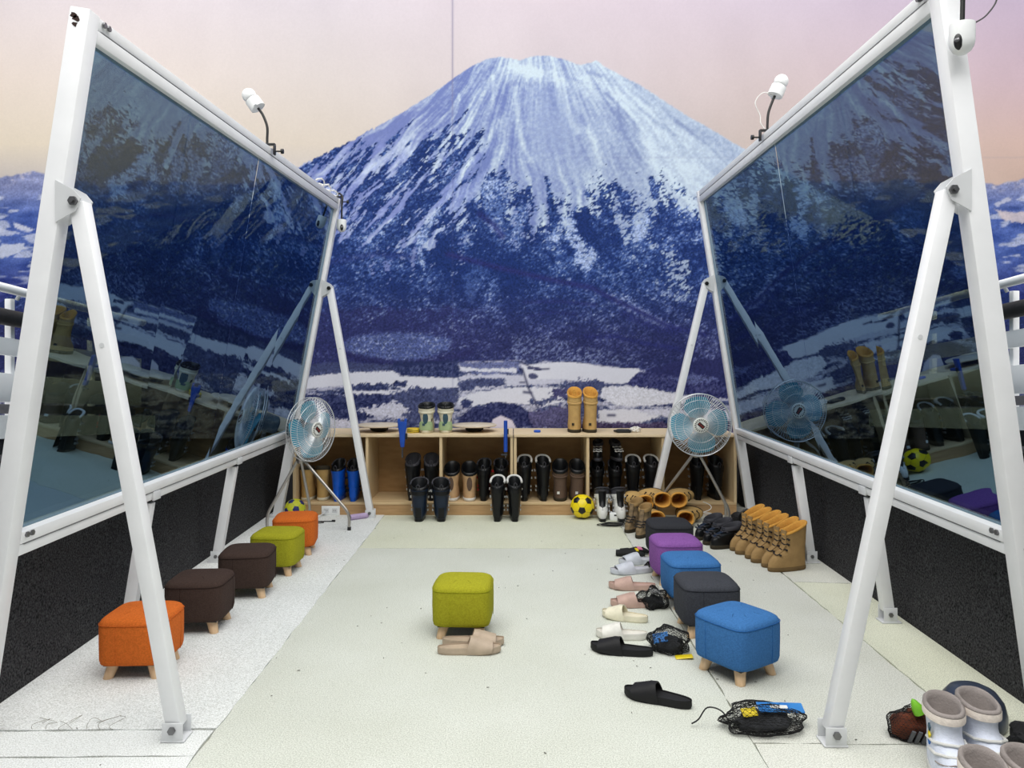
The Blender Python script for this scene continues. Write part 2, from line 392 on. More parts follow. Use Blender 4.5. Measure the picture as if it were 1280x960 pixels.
    return np.clip(col, 0, 255), np.clip(spk, 0, 1)
MURAL_GAIN = 0.85
def mural_material():
    m = bpy.data.materials.new('mural_print'); m.use_nodes = True
    N = m.node_tree.nodes; L = m.node_tree.links; b = N['Principled BSDF']
    b.inputs['Roughness'].default_value = 0.85; b.inputs['Specular IOR Level'].default_value = 0.15
    at_ = N.new('ShaderNodeAttribute'); at_.attribute_name = 'print'
    tc = N.new('ShaderNodeTexCoord')
    n = N.new('ShaderNodeTexNoise'); n.inputs['Scale'].default_value = 60; n.inputs['Detail'].default_value = 2
    L.new(tc.outputs['Object'], n.inputs['Vector'])
    sub = N.new('ShaderNodeMath'); sub.operation = 'SUBTRACT'; sub.inputs[1].default_value = 0.5; L.new(n.outputs['Fac'], sub.inputs[0])
    mul = N.new('ShaderNodeMath'); mul.operation = 'MULTIPLY'; L.new(sub.outputs[0], mul.inputs[0]); L.new(at_.outputs['Alpha'], mul.inputs[1])
    mad = N.new('ShaderNodeMath'); mad.operation = 'MULTIPLY_ADD'; mad.inputs[1].default_value = 3.2; mad.inputs[2].default_value = 1.0
    L.new(mul.outputs[0], mad.inputs[0])
    mx = N.new('ShaderNodeMath'); mx.operation = 'MAXIMUM'; mx.inputs[1].default_value = 0.25; L.new(mad.outputs[0], mx.inputs[0])
    vm = N.new('ShaderNodeVectorMath'); vm.operation = 'SCALE'; L.new(at_.outputs['Color'], vm.inputs[0]); L.new(mx.outputs[0], vm.inputs['Scale'])
    L.new(vm.outputs[0], b.inputs['Base Color'])
    wv = N.new('ShaderNodeTexNoise'); wv.inputs['Scale'].default_value = 400; L.new(tc.outputs['Object'], wv.inputs['Vector'])
    bp = N.new('ShaderNodeBump'); bp.inputs['Strength'].default_value = 0.05; L.new(wv.outputs['Fac'], bp.inputs['Height']); L.new(bp.outputs['Normal'], b.inputs['Normal'])
    return m
def mural_panel(u0, u1, v0, v1, step, parent, mat, z_off=0.0):
    nu = int((u1-u0)/step)+1; nv = int((v1-v0)/step)+1
    U, V = np.meshgrid(np.linspace(u0, u1, nu), np.linspace(v0, v1, nv))
    rgb, spk = paint_mural(U, V)
    lin = np.where(rgb/255 <= 0.04045, rgb/255/12.92, ((rgb/255+0.055)/1.055)**2.4)*MURAL_GAIN
    X = (U-640)*WALL/960; Z = EYE-(V-439)*WALL/960
    co = np.stack([X.ravel(), np.full(X.size, WALL-0.012+z_off), Z.ravel()], 1)
    i = (np.arange(nv-1)[:, None]*nu+np.arange(nu-1)[None]).ravel()
    quads = np.stack([i+nu, i+nu+1, i+1, i], 1)
    me = bpy.data.meshes.new('mural_panel')
    me.vertices.add(len(co)); me.vertices.foreach_set('co', co.ravel().astype(np.float32))
    me.loops.add(quads.size); me.loops.foreach_set('vertex_index', quads.ravel().astype(np.int32))
    me.polygons.add(len(quads)); me.polygons.foreach_set('loop_start', (np.arange(len(quads))*4).astype(np.int32))
    me.update(calc_edges=True)
    a = me.color_attributes.new('print', 'FLOAT_COLOR', 'POINT')
    a.data.foreach_set('color', np.concatenate([lin.reshape(-1, 3), spk.reshape(-1, 1)], 1).astype(np.float32).ravel())
    me.materials.append(mat)
    o = bpy.data.objects.new('mural_panel', me); C.objects.link(o); o.parent = parent
    return o
wall = struct(MB().bbox((-8, WALL, 0), (8, WALL+0.15, 6.2)).build('wall_back', M('wall_paint', (62,62,66), .8, bump=.05)))
mm = mural_material()
mural_panel(-70, 566, -190, 548, 1.5, wall, mm)
mural_panel(565.4, 1350, -190, 548, 1.5, wall, mm, -.001)
# ------------------------------------------------------------------ floor: carpet pieces on a slab
def carpet(name, base, alt):
    m = bpy.data.materials.new(name); m.use_nodes = True
    N = m.node_tree.nodes; L = m.node_tree.links; b = N['Principled BSDF']
    b.inputs['Roughness'].default_value = 0.95; b.inputs['Specular IOR Level'].default_value = 0.1
    tc = N.new('ShaderNodeTexCoord')
    n1 = N.new('ShaderNodeTexNoise'); n1.inputs['Scale'].default_value = 1.6; n1.inputs['Detail'].default_value = 5
    n2 = N.new('ShaderNodeTexNoise'); n2.inputs['Scale'].default_value = 210; n2.inputs['Detail'].default_value = 3
    n3 = N.new('ShaderNodeTexNoise'); n3.inputs['Scale'].default_value = 60; n3.inputs['Detail'].default_value = 2
    mp = N.new('ShaderNodeMapping'); mp.inputs['Scale'].default_value = (0.5, 3.0, 1); L.new(tc.outputs['Object'], mp.inputs['Vector'])
    for n in (n1, n2): L.new(tc.outputs['Object'], n.inputs['Vector'])
    L.new(mp.outputs['Vector'], n3.inputs['Vector'])
    r = N.new('ShaderNodeValToRGB'); r.color_ramp.elements[0].position = .32; r.color_ramp.elements[1].position = .68
    r.color_ramp.elements[0].color = (*s2l(alt), 1); r.color_ramp.elements[1].color = (*s2l(base), 1)
    L.new(n1.outputs['Fac'], r.inputs['Fac'])
    r2 = N.new('ShaderNodeValToRGB'); r2.color_ramp.elements[0].position = .3; r2.color_ramp.elements[1].position = .62
    r2.color_ramp.elements[0].color = (.58, .585, .56, 1); r2.color_ramp.elements[1].color = (1, 1, 1, 1)
    L.new(n2.outputs['Fac'], r2.inputs['Fac'])
    r3 = N.new('ShaderNodeValToRGB'); r3.color_ramp.elements[0].position = .2; r3.color_ramp.elements[1].position = .42
    r3.color_ramp.elements[0].color = (.82, .82, .80, 1); r3.color_ramp.elements[1].color = (1, 1, 1, 1)
    L.new(n3.outputs['Fac'], r3.inputs['Fac'])
    m1 = N.new('ShaderNodeMix'); m1.data_type = 'RGBA'; m1.blend_type = 'MULTIPLY'; m1.inputs['Factor'].default_value = 1
    L.new(r.outputs['Color'], m1.inputs[6]); L.new(r2.outputs['Color'], m1.inputs[7])
    m2 = N.new('ShaderNodeMix'); m2.data_type = 'RGBA'; m2.blend_type = 'MULTIPLY'; m2.inputs['Factor'].default_value = 1
    L.new(m1.outputs[2], m2.inputs[6]); L.new(r3.outputs['Color'], m2.inputs[7]); L.new(m2.outputs[2], b.inputs['Base Color'])
    bp = N.new('ShaderNodeBump'); bp.inputs['Strength'].default_value = .35; bp.inputs['Distance'].default_value = .006
    L.new(n2.outputs['Fac'], bp.inputs['Height']); L.new(bp.outputs['Normal'], b.inputs['Normal'])
    return m
floor = struct(MB().bbox((-7.5, -1.5, -0.12), (7.5, WALL+.15, -0.012)).build('floor', M('floor_slab', (176,176,160), .9, bump=.1)))
cp_white = carpet('carpet_white', (243,245,244), (232,235,233))
cp_cream = carpet('carpet_cream', (224,227,218), (215,218,207))
cp_yell = carpet('carpet_yellowed', (231,233,214), (223,225,203))
cp_right = carpet('carpet_greyed', (228,229,221), (216,217,206))
def piece(pts, mat, dz=0.0):
    """a carpet piece with a slightly wavy cut edge"""
    P = []
    for (x0, y0), (x1, y1) in zip(pts, pts[1:]+pts[:1]):
        n = max(2, int(math.hypot(x1-x0, y1-y0)/0.07))
        for k in range(n):
            P.append((x0+(x1-x0)*k/n+random.uniform(-.004, .004), y0+(y1-y0)*k/n+random.uniform(-.004, .004)))
    MB().loft([[(x, y, -0.0115) for x, y in P], [(x, y, -0.002+dz) for x, y in P], [(x, y, dz) for x, y in P]]).build('carpet_piece', mat, floor, smooth=0)
piece([(-2.10,2.83),(-1.094,2.8475),(-1.086,6.9),(-2.10,6.9)], cp_white, 0.002)
piece([(-2.10,2.645),(-1.103,2.66),(-1.103,2.841),(-2.10,2.822)], cp_white, -.0005)
piece([(-2.10,1.2),(-1.09,1.2),(-1.10,2.653),(-2.10,2.637)], cp_white, 0.0)
piece([(-1.098,1.2),(.855,1.2),(.8645,5.443),(-1.0905,5.458)], cp_cream, 0.0)
piece([(-1.0895,5.463),(.8645,5.448),(.870,6.9),(-1.0895,6.9)], cp_yell, -.0006)
piece([(.8585,1.2),(2.1,1.2),(2.1,2.72),(.866,2.74)], cp_right, -.0003)
piece([(.8655,2.745),(1.696,2.732),(1.706,6.9),(.8715,6.9)], cp_right, 0.0)
piece([(1.70,2.735),(2.1,2.728),(2.1,4.62),(1.709,4.662)], cp_yell, -.0004)
piece([(1.711,4.666),(2.1,4.628),(2.1,6.9),(1.71,6.9)], cp_right, -.0004)
struct(MB().bbox((-7.4,-1.4,-.0115),(-2.11,6.9,-.004)).build('floor_left', M('floor_dark', (70,70,74), .8, bump=.1), None))
struct(MB().bbox((2.11,-1.4,-.0115),(7.4,6.9,-.004)).build('floor_right', M('floor_dark', (70,70,74), .8, bump=.1), None))

# ------------------------------------------------------------------ mirror stands
def glass_mat():
    m = bpy.data.materials.new('tinted_mirror_glass'); m.use_nodes = True
    N = m.node_tree.nodes; L = m.node_tree.links; N.remove(N['Principled BSDF'])
    out = N['Material Output']
    tc = N.new('ShaderNodeTexCoord'); n = N.new('ShaderNodeTexNoise'); n.inputs['Scale'].default_value = 3.2; n.inputs['Detail'].default_value = 1.5
    L.new(tc.outputs['Object'], n.inputs['Vector'])
    bp = N.new('ShaderNodeBump'); bp.inputs['Strength'].default_value = .25; bp.inputs['Distance'].default_value = .004; L.new(n.outputs['Fac'], bp.inputs['Height'])
    g = N.new('ShaderNodeBsdfGlossy'); g.inputs['Roughness'].default_value = 0.012; g.inputs['Color'].default_value = (.33, .45, .60, 1); L.new(bp.outputs['Normal'], g.inputs['Normal'])
    t = N.new('ShaderNodeBsdfTransparent'); t.inputs['Color'].default_value = (.23, .26, .18, 1)
    lw = N.new('ShaderNodeFresnel'); lw.inputs['IOR'].default_value = 2.4
    mp = N.new('ShaderNodeMapRange'); mp.inputs['From Min'].default_value = .15; mp.inputs['From Max'].default_value = .6; mp.inputs['To Min'].default_value = .5; mp.inputs['To Max'].default_value = 0.95
    L.new(lw.outputs[0], mp.inputs['Value'])
    tm = N.new('ShaderNodeMapRange'); tm.inputs['From Min'].default_value = .5; tm.inputs['From Max'].default_value = .95; L.new(mp.outputs[0], tm.inputs['Value'])
    tint = N.new('ShaderNodeMix'); tint.data_type = 'RGBA'; tint.inputs[6].default_value = (.13, .26, .43, 1); tint.inputs[7].default_value = (.46, .55, .68, 1)
    L.new(tm.outputs[0], tint.inputs['Factor']); L.new(tint.outputs[2], g.inputs['Color'])
    mx = N.new('ShaderNodeMixShader'); L.new(mp.outputs[0], mx.inputs[0]); L.new(t.outputs[0], mx.inputs[1]); L.new(g.outputs[0], mx.inputs[2])
    L.new(mx.outputs[0], out.inputs['Surface'])
    return m
GL = glass_mat()
CLR = bpy.data.materials.new('clear_glass_back'); CLR.use_nodes = True
_nt = CLR.node_tree; _nt.nodes.remove(_nt.nodes['Principled BSDF']); _t = _nt.nodes.new('ShaderNodeBsdfTransparent'); _t.inputs['Color'].default_value = (.96, .98, .95, 1)
_nz = _nt.nodes.new('ShaderNodeTexNoise'); _nz.inputs['Scale'].default_value = 2.0
_rz = _nt.nodes.new('ShaderNodeValToRGB'); _rz.color_ramp.elements[0].color = (.93, .96, .92, 1); _rz.color_ramp.elements[1].color = (.98, .99, .97, 1)
_nt.links.new(_nz.outputs['Fac'], _rz.inputs['Fac']); _nt.links.new(_rz.outputs['Color'], _t.inputs['Color']); _nt.links.new(_t.outputs[0], _nt.nodes['Material Output'].inputs['Surface'])
WM = M('white_coated_metal', (238,239,241), .38, .0, .03, 8, .02)
WM2 = M('white_coated_metal_worn', (214,216,218), .42, .0, .05, 6, .02)
BOLT = M('bolt_steel', (120,120,122), .35, .9)
BLK = M('black_plastic', (18,18,19), .45, var=.15)
GAS = M('dark_groove', (120,121,124), .7)
class Stand:
    def __init__(s, side, Y0, Y1, top0, foot0, top1, foot1, ZT0, ZT1, ZB):
        s.side = side; s.__dict__.update(locals()); s.ZT = (ZT0+ZT1)/2
    def zt(s, Y): return s.ZT0+(s.ZT1-s.ZT0)*(Y-s.Y0)/(s.Y1-s.Y0)
    def X(s, Y, Z):
        t = (Y-s.Y0)/(s.Y1-s.Y0); a = s.top0+(s.top1-s.top0)*t; b = s.foot0+(s.foot1-s.foot0)*t
        return s.side*(b+(a-b)*Z/s.ZT)
    def p(s, Y, Z, n=0.0):
        """point on the mirror plane, n metres out of it towards the aisle"""
        return Vector((s.X(Y, Z)-s.side*n, Y, Z))
def mirror_stand(S, label, hingeZ, brace_feet, leg_ys, seams):
    root = thing('mirror_stand', label, 'mirror stand', (S.X((S.Y0+S.Y1)/2, 0), (S.Y0+S.Y1)/2, 0))
    off = Vector(root.location)
    def L(p): return Vector(p)-off
    sd = S.side
    axis_y = (S.p(S.Y1, 0)-S.p(S.Y0, 0)).normalized()
    pw = .072
    for Y in (S.Y0, S.Y1):
        a, b = S.p(Y, 0.012), S.p(Y, S.zt(Y))
        post = MB().bar(L(a), L(b), pw, pw, up=axis_y).build('post', WM, root, bevel=.005)
        MB().bar(L(a-Vector((0,0,.012))), L(a+(b-a)*.004), pw*1.5, pw*1.5, up=axis_y).build('base_plate', WM2, post, bevel=.003)
        if Y == S.Y0:
            for z in (.70, .66):
                q = L(S.p(Y, z)-axis_y*.037); MB().cyl(q, q-axis_y*.008, .009, n=6).build('bolt', BOLT, post)
    def rail(name, zf, h, flip):
        z = zf(S.Y0)
        # two stacked aluminium channels with a dark joint between
        r = MB(); k = 1 if flip else -1
        for dz, hh, wd in ((k*h*.27, h*.46, .062), (-k*h*.24, h*.50, .070)):
            a, b = S.p(S.Y0+.036, zf(S.Y0)+dz), S.p(S.Y1-.036, zf(S.Y1)+dz)
            d = (b-a); nrm = (S.p(S.Y0, z+.1)-S.p(S.Y0, z)).normalized()
            r.bar(L(a), L(b), hh, wd, up=nrm.cross(d))
        o = r.build(name, WM, root, bevel=.004)
        a, b = S.p(S.Y0+.06, zf(S.Y0)+k*h*.03), S.p(S.Y1-.06, zf(S.Y1)+k*h*.03)
        nrm = (S.p(S.Y0, z+.1)-S.p(S.Y0, z)).normalized()
        MB().bar(L(a), L(b), .0032, .0695, up=nrm.cross(b-a)).build('joint', GAS, o, smooth=0)
        for Y in (S.Y0+.065, S.Y0+.095):
            q = L(S.p(Y, z+(k if flip else -k)*h*.28, .035)); MB().cyl(q, q-Vector((sd*.008, 0, 0)), .011, n=6).build('bolt', BOLT, o)
        return o
    if sd < 0:
        a, b = S.p(S.Y0, 0), S.p(S.Y0, S.zt(S.Y0)); RU = M('rust_chip', (52,34,30), .9)
        for (dx, dz, r_) in ((-.018, .028, .011), (-.006, .040, .012), (-.008, .062, .009)):
            c_ = b-(b-a).normalized()*dz+Vector((dx, -.0364, 0))
            MB().loft([[L(c_+Vector((r_*(1+.35*math.sin(3.1*t+dz*90))*math.cos(t), yy, r_*(1+.3*math.cos(2.3*t))*math.sin(t)))) for t in np.linspace(0, 2*PI, 12)[:-1]] for yy in (.002, -.0006)]).build('paint_chip', RU, [c for c in root.children if c.name.startswith('post')][0], smooth=0)
    rail('top_rail', lambda Y: S.zt(Y)-.05, .095, True)
    rail('bottom_rail', lambda Y: S.ZB, .092, False)
    # inner beads of the two posts
    z0 = S.ZB+.046
    def z1(Y): return S.zt(Y)-.0975
    for Y, k in ((S.Y0+.045, 1), (S.Y1-.045, -1)):
        MB().bar(L(S.p(Y, z0)), L(S.p(Y, z1(Y))), .022, .03, up=axis_y).build('glazing_bead', WM2, root, bevel=.002)
    ys = [S.Y0+.058]+seams+[S.Y1-.058]
    for i, (a, b) in enumerate(zip(ys, ys[1:])):
        a += .0007; b -= .0007
        jit = [(.0, .0), (.003, -.001), (-.002, .002), (.0025, .001)][i % 4]
        q = [S.p(a, z0, .006-jit[0]*.5), S.p(b, z0, .006+jit[0]*.5), S.p(b, z1(b), .006+jit[0]*.5+jit[1]), S.p(a, z1(a), .006-jit[0]*.5+jit[1])]
        MB().loft([[L(p)+Vector((sd*.006, 0, 0)) for p in q], [L(p) for p in q]]).build('glass_pane', GL, root, smooth=0)
        gp = root.children[-1].data if False else [c for c in root.children if c.name.startswith('glass_pane')][-1].data
        gp.materials.append(CLR)
        for pf in gp.polygons:
            if pf.normal.x*sd > -.5: pf.material_index = 1
    for i, Y in enumerate((S.Y0, S.Y1)):
        h = S.p(Y, hingeZ); foot = Vector(brace_feet[i])
        hp = h+Vector((-sd*.085, 0, 0.0))
        a = hp; b = foot+Vector((0, 0, .045))
        br = MB().bar(L(a), L(b), .055, .06, up=(0, 1, 0)).build('brace', WM, root, bevel=.005)
        # hinge bracket: two cheeks and a bolt
        for k in (-1, 1):
            cheek = MB(); yv = Vector((0, k*.036, 0))
            pts = [h+Vector((-sd*.02, 0, .075)), h+Vector((-sd*.02, 0, -.075)), hp+Vector((-sd*.005, 0, -.035)), hp+Vector((-sd*.025, 0, .01)), hp+Vector((0, 0, .04))]
            cheek.loft([[L(p+yv) for p in pts], [L(p+yv*1.13) for p in pts]])
            ck = cheek.build('hinge_bracket', WM2, root, smooth=20)
        q = L(hp+Vector((0, -.04, 0))); bo = MB().cyl(q, q+Vector((0, -.011, 0)), .017, n=6).cyl(q+Vector((0,-.011,0)), q+Vector((0,-.02,0)), .008, n=8)
        bo.build('hinge_bolt', BOLT if i == 0 else BLK, root)
        fb = MB()
        for k in (-1, 1): fb.bar(L(foot+Vector((0, k*.036, .002))), L(foot+Vector((0, k*.036, .07))), .075, .005, up=(0, 1, 0))
        fb.box(L(foot+Vector((0, 0, .004))), (.085, .080, .007))
        f = fb.build('foot_bracket', WM2, root, bevel=.002)
        q = L(foot+Vector((0, -.04, .045))); MB().cyl(q, q+Vector((0, -.01, 0)), .014, n=6).build('bolt', BOLT, f)
        hs = a+(b-a)*.27; MB().cyl(L(hs+Vector((0, -.0302, 0))), L(hs+Vector((0, -.0315, 0))), .009, n=10).build('hole_cover', WM2, br)
    for Y in leg_ys:
        a, b = S.p(Y, 0.06), S.p(Y, S.ZB-.065)
        lg = MB().bar(L(a), L(b), .058, .05, up=(0, 1, 0)).build('leg', WM, root, bevel=.004)
        MB().box(L(S.p(Y, S.ZB-.052)), (.04, .05, .02)).build('spacer', BLK, lg)
        MB().box(L(S.p(Y, S.ZB-.03, .038)), (.012, .075, .045)).build('tab', WM2, lg, bevel=.003)
        fb = MB()
        for k in (-1, 1): fb.box(L(S.p(Y, .04)+Vector((0, k*.031, 0))), (.07, .005, .08))
        fb.box(L(S.p(Y, .004)), (.10, .075, .008)); f = fb.build('foot_bracket', WM2, root, bevel=.002)
        q = L(S.p(Y, .045)+Vector((0, -.034, 0))); MB().cyl(q, q+Vector((0, -.008, 0)), .012, n=6).build('bolt', BOLT, f)
    return root
SL = Stand(-1, 2.75, 6.5, 1.522, 1.925, 1.49, 1.985, 2.617, 2.692, .703)
SR = Stand(1, 2.75, 6.5, 1.535, 1.915, 1.602, 2.03, 2.728, 2.755, .71)
mirror_stand(SL, 'white framed tilted mirror stand along the left side of the aisle', 1.93, [G(221,922), G(463,647)], [3.88, 5.1], [3.66, 4.6, 5.54])
mirror_stand(SR, 'white framed tilted mirror stand along the right side of the aisle', 1.97, [G(1040,928), G(814,647)], [3.98, 5.1], [3.66, 4.6, 5.54])
# ------------------------------------------------------------------ black carpeted side boards behind the mirror legs
FELT = M('black_needle_felt', (12,12,13), .95, scale=120, rgb2=(80,80,82), bump=.6, bscale=200, spec=.1)
for sd, nm in ((-1, 'left'), (1, 'right')):
    rings = []
    for z, dx in ((0, 0), (.02, .0), (.12, .012), (.3, .02), (.5, .02), (.69, .02)):
        rings.append([(sd*(x0+dx), y, z) for x0, y in ((2.035,1.2),(2.03,2.9),(2.05,4.5),(2.085,7.10),(2.125,7.10),(2.10,4.5),(2.09,2.9),(2.09,1.2))])
    o = MB().loft(rings).build('side_board', FELT, None)
    tag(o, 'black needle-felt side board below the %s mirror' % nm, 'side board', 'felt side boards')
# ------------------------------------------------------------------ plywood shoe cabinets along the mural
def ply(name, a, b, st):
    return M(name, a, .6, scale=5, rgb2=b, stretch=st, bump=.05, bscale=30)
PLY_F = ply('plywood_face', (196,168,126), (216,190,148), (1.2, 14, 14))
PLY_V = ply('plywood_upright', (204,178,136), (222,198,158), (14, 14, 1.2))
PLY_T = ply('plywood_top', (208,186,150), (226,206,172), (1.0, 12, 12))
PLY_B = ply('plywood_back', (158,122,76), (176,140,92), (1.5, 8, 5))
PLY_K = ply('plywood_kick', (170,134,92), (190,154,110), (1.2, 10, 10))
YF, YB, ZT = 6.556, 7.085, .69
def fx(px): return (px-640)/146.43
def cabinet(x0, x1, divs, label):
    cx = (x0+x1)/2; r = thing('shoe_cabinet', label, 'cabinet', (cx, YF, 0))
    T = Matrix.Translation((-cx, -YF, 0))
    t = .024
    def part(n, lo, hi, m, bv=.0015): return MB().bbox(lo, hi, T).build(n, m, r, bevel=bv, seg=1)
    part('top_panel', (x0, YF-.012, ZT-.022), (x1, YB, ZT), PLY_T)
    part('kickboard', (x0, YF+.004, 0), (x1, YF+.022, .088), PLY_K)
    part('bottom_shelf', (x0+.001, YF, .0885), (x1-.001, YB-.012, .106), PLY_F)
    part('back_panel', (x0+.001, YB-.0115, .0), (x1-.001, YB-.001, ZT-.0225), PLY_B)
    for a in (x0, x1-t): part('side_panel', (a, YF, .1065), (a+t, YB-.012, ZT-.0225), PLY_V)
    for d in divs: part('divider', (d-t/2, YF+.002, .1065), (d+t/2, YB-.012, ZT-.0225), PLY_V)
    return r
cabinet(fx(366), fx(641.3), [fx(458.5), fx(551)], 'left plywood shoe cabinet below the mural, with two balance boards on top')
cabinet(fx(642.3), fx(921), [fx(735), fx(829)], 'right plywood shoe cabinet below the mural, with tall tan boots on top')

# ------------------------------------------------------------------ stools
def rrect(hx, hy, r, n=5, z=0.0, bulge=0.0):
    P = []
    for k, (sx, sy) in enumerate(((1, 1), (-1, 1), (-1, -1), (1, -1))):
        for j in range(n+1):
            a = PI/2*k+PI/2*j/n
            P.append([sx*(hx-r)+r*math.cos(a), sy*(hy-r)+r*math.sin(a), z])
        nx = ((-1, 1), (-1, -1), (1, -1), (1, 1))[k]
        e = ([0, hy], [-hx, 0], [0, -hy], [hx, 0])[k]
        for f in (.5, 0, -.5):
            q = [e[0]*(1+bulge/hx)+(f*hx if k in (0, 2) else 0)*(1 if k == 0 else -1), e[1]*(1+bulge/hy)+(f*hy if k in (1, 3) else 0)*(1 if k == 1 else -1), z]
            if f: q[0] = q[0] if k in (0, 2) else e[0]*(1+.7*bulge/hx); q[1] = q[1] if k in (1, 3) else e[1]*(1+.7*bulge/hy)
            P.append(q)
    return P
def fabric(name, c): return M(name, c, .9, scale=160, rgb2=tuple(min(255, x*1.13+4) for x in c), bump=.35, bscale=260, spec=.15)
BEECH = M('beech_leg', (212,176,136), .5, scale=6, rgb2=(228,196,158), stretch=(10, 10, 2))
FAB = {k: fabric('fabric_'+k, c) for k, c in dict(orange=(190,96,36), brown=(60,47,42), lime=(148,146,34), blue=(56,104,158), grey=(58,60,66), purple=(126,80,146), black=(46,47,51)).items()}
SEAM = {k: fabric('seam_'+k, tuple(int(x*.90) for x in c)) for k, c in dict(orange=(196,96,36), brown=(46,34,30), lime=(158,160,28), blue=(40,98,164), grey=(42,44,50), purple=(124,76,146), black=(34,35,38)).items()}
def stool(label, loc, rz, k, group='fabric stools'):
    r = thing('stool', label, 'stool', (loc[0], loc[1], 0), rz, group)
    h = .142
    rings = []
    for z, d, rad, bl in ((.062, .016, .050, 0), (.067, .005, .052, .002), (.085, .001, .053, .004), (.15, 0, .053, .006), (.222, .0, .053, .005), (.240, .002, .053, .004),
                          (.251, .008, .052, .003), (.259, .020, .05, .002), (.265, .044, .045, 0), (.270, .078, .035, 0), (.272, .11, .016, 0)):
        rings.append(rrect(h-d, h-d, rad, 5, z, bl))
    MB().loft(rings).build('cushion_body', FAB[k], r, smooth=60)
    MB().tube([[x*1.0015, y*1.0015, z] for x, y, z in rrect(h, h, .053, 5, .236, .0048)], .0016, 5, True).build('seam', SEAM[k], r)
    for sx, sy, ax in ((-.35, -1, 0), (1, .35, 1)):
        x, y = sx*h*1.0, sy*h*1.0
        if ax == 0: pts = [(x, -h-.0030-.0015*(i in (1, 2)), z) for i, z in enumerate((.07, .12, .18, .236))]
        else: pts = [(h+.0030+.0015*(i in (1, 2)), y, z) for i, z in enumerate((.07, .12, .18, .236))]
        MB().tube(pts, .0014, 5).build('seam', SEAM[k], r)
    MB().box((0, 0, .0595), (.23, .23, .005)).build('base_board', BLK, r)
    for sx in (-1, 1):
        for sy in (-1, 1):
            MB().loft([[(sx*(.085+.016*t)+rr*math.cos(a), sy*(.085+.016*t)+rr*math.sin(a), .057*(1-t)) for a in [2*PI*j/12 for j in range(12)]] for t, rr in ((0, .0265), (.5, .0235), (.96, .0215), (1, .020))]).build('leg', BEECH, r, smooth=50)
    return r
def D(a): return math.radians(a)
stool('orange fabric stool nearest the camera, partly behind the front brace of the left mirror', (-1.63, 3.39), D(2), 'orange')
stool('dark brown fabric stool just behind the orange stool at the front left', (-1.585, 3.91), D(3), 'brown')
stool('dark brown fabric stool next to the lime stool in the left row', (-1.53, 4.45), D(6), 'brown')
stool('lime green fabric stool in the left row, between a brown and an orange stool', (-1.49, 4.89), D(-2), 'lime')
stool('orange fabric stool at the far end of the left row, by the fan', (-1.51, 5.36), D(8), 'orange')
stool('lime green fabric stool alone in the middle of the white carpet', (-.243, 3.845), D(-3), 'lime')
stool('bright blue fabric stool turned cornerwise, nearest of the right row', (.985, 3.36), D(-56), 'blue')
stool('charcoal fabric stool between the two blue stools on the right', (.975, 3.86), D(1), 'grey')
stool('blue fabric stool behind the charcoal one, in front of the purple stool', (.99, 4.27), D(4), 'blue')
stool('purple fabric stool on the right between a blue and a black stool', (1.0, 4.70), D(2), 'purple')
stool('black fabric stool before the heap of tan boots, farthest of the right row', (1.055, 5.16), D(0), 'black')

# ------------------------------------------------------------------ ski trainers behind the mirrors
WP = M('white_trainer_board', (246,247,248), .45, var=.04, scale=4)
BELT = M('white_slope_mat', (240,242,243), .8, var=.05, scale=30, bump=.1)
PADR = M('black_foam_roll', (28,27,29), .7, var=.2, bump=.15, scale=20)
GRY = M('grey_edge_strip', (98,96,100), .8, scale=90)
def trainer(sd, dz, label):
    x0 = 2.45; r = thing('ski_trainer', label, 'ski trainer', (sd*3.6, 4.3, 0)); T = Matrix.Translation((-sd*3.6, -4.3, 0))
    def z(y, b): return b+dz-.085*(y-3.6)
    ya, yb = 1.9, 5.1
    def beam(name, b, h, wd, m, x=x0, bv=.003):
        return MB().bar((sd*x, ya, z(ya, b)), (sd*x, yb, z(yb, b)), h, wd, up=(1, 0, 0), T=T).build(name, m, r, bevel=bv)
    MB().tube([(sd*x0, ya, z(ya, 1.715)), (sd*x0, yb, z(yb, 1.715))], .023, 12).build('handrail', WP, r).location = (-sd*3.6, -4.3, 0)
    MB().tube([(sd*x0, ya, z(ya, 1.575)), (sd*x0, yb, z(yb, 1.575))], .040, 14).build('padded_roll', PADR, r).location = (-sd*3.6, -4.3, 0)
    for b, h, n in ((1.435, .085, 'side_rail'), (1.235, .14, 'side_rail')): beam(n, b, h, .02, WP, x0+.02)
    y = 2.35
    while y < yb:
        MB().bar((sd*(x0+.055), y, z(y, 1.02)), (sd*(x0+.055), y, z(y, 1.68)), .032, .032, up=(0, 1, 0), T=T).build('post', WP, r, bevel=.003)
        MB().cyl((sd*(x0+.02)-sd*3.6, y-4.3, z(y, 1.675)), (sd*(x0)-sd*3.6, y-4.3, z(y, 1.71)), .009).build('rail_bracket', WM2, r)
        y += .74
    beam('edge_strip', 1.13, .045, .03, GRY, x0-.03)
    d = MB(); d.loft([[(sd*xx, yy, z(yy, zz)) for xx, zz in ((x0-.08, 1.10), (6.2, 1.10), (6.2, .99), (x0-.08, .99))] for yy in (ya, yb)], T=T).build('slope_deck', BELT, r)
    d = MB(); d.loft([[(sd*xx, yy, zz) for xx, zz in ((x0-.06, z(yy, .985)), (6.1, z(yy, .985)), (6.1, 0), (x0-.06, 0))] for yy in (ya+.03, yb-.03)], T=T).build('skirt', BLK, r)
    beam('skirt_trim', .90, .03, .02, GRY, x0-.075)
trainer(-1, 0, 'white ski trainer with sloping handrail behind the left mirror')
trainer(1, .04, 'white ski trainer with sloping handrail behind the right mirror')

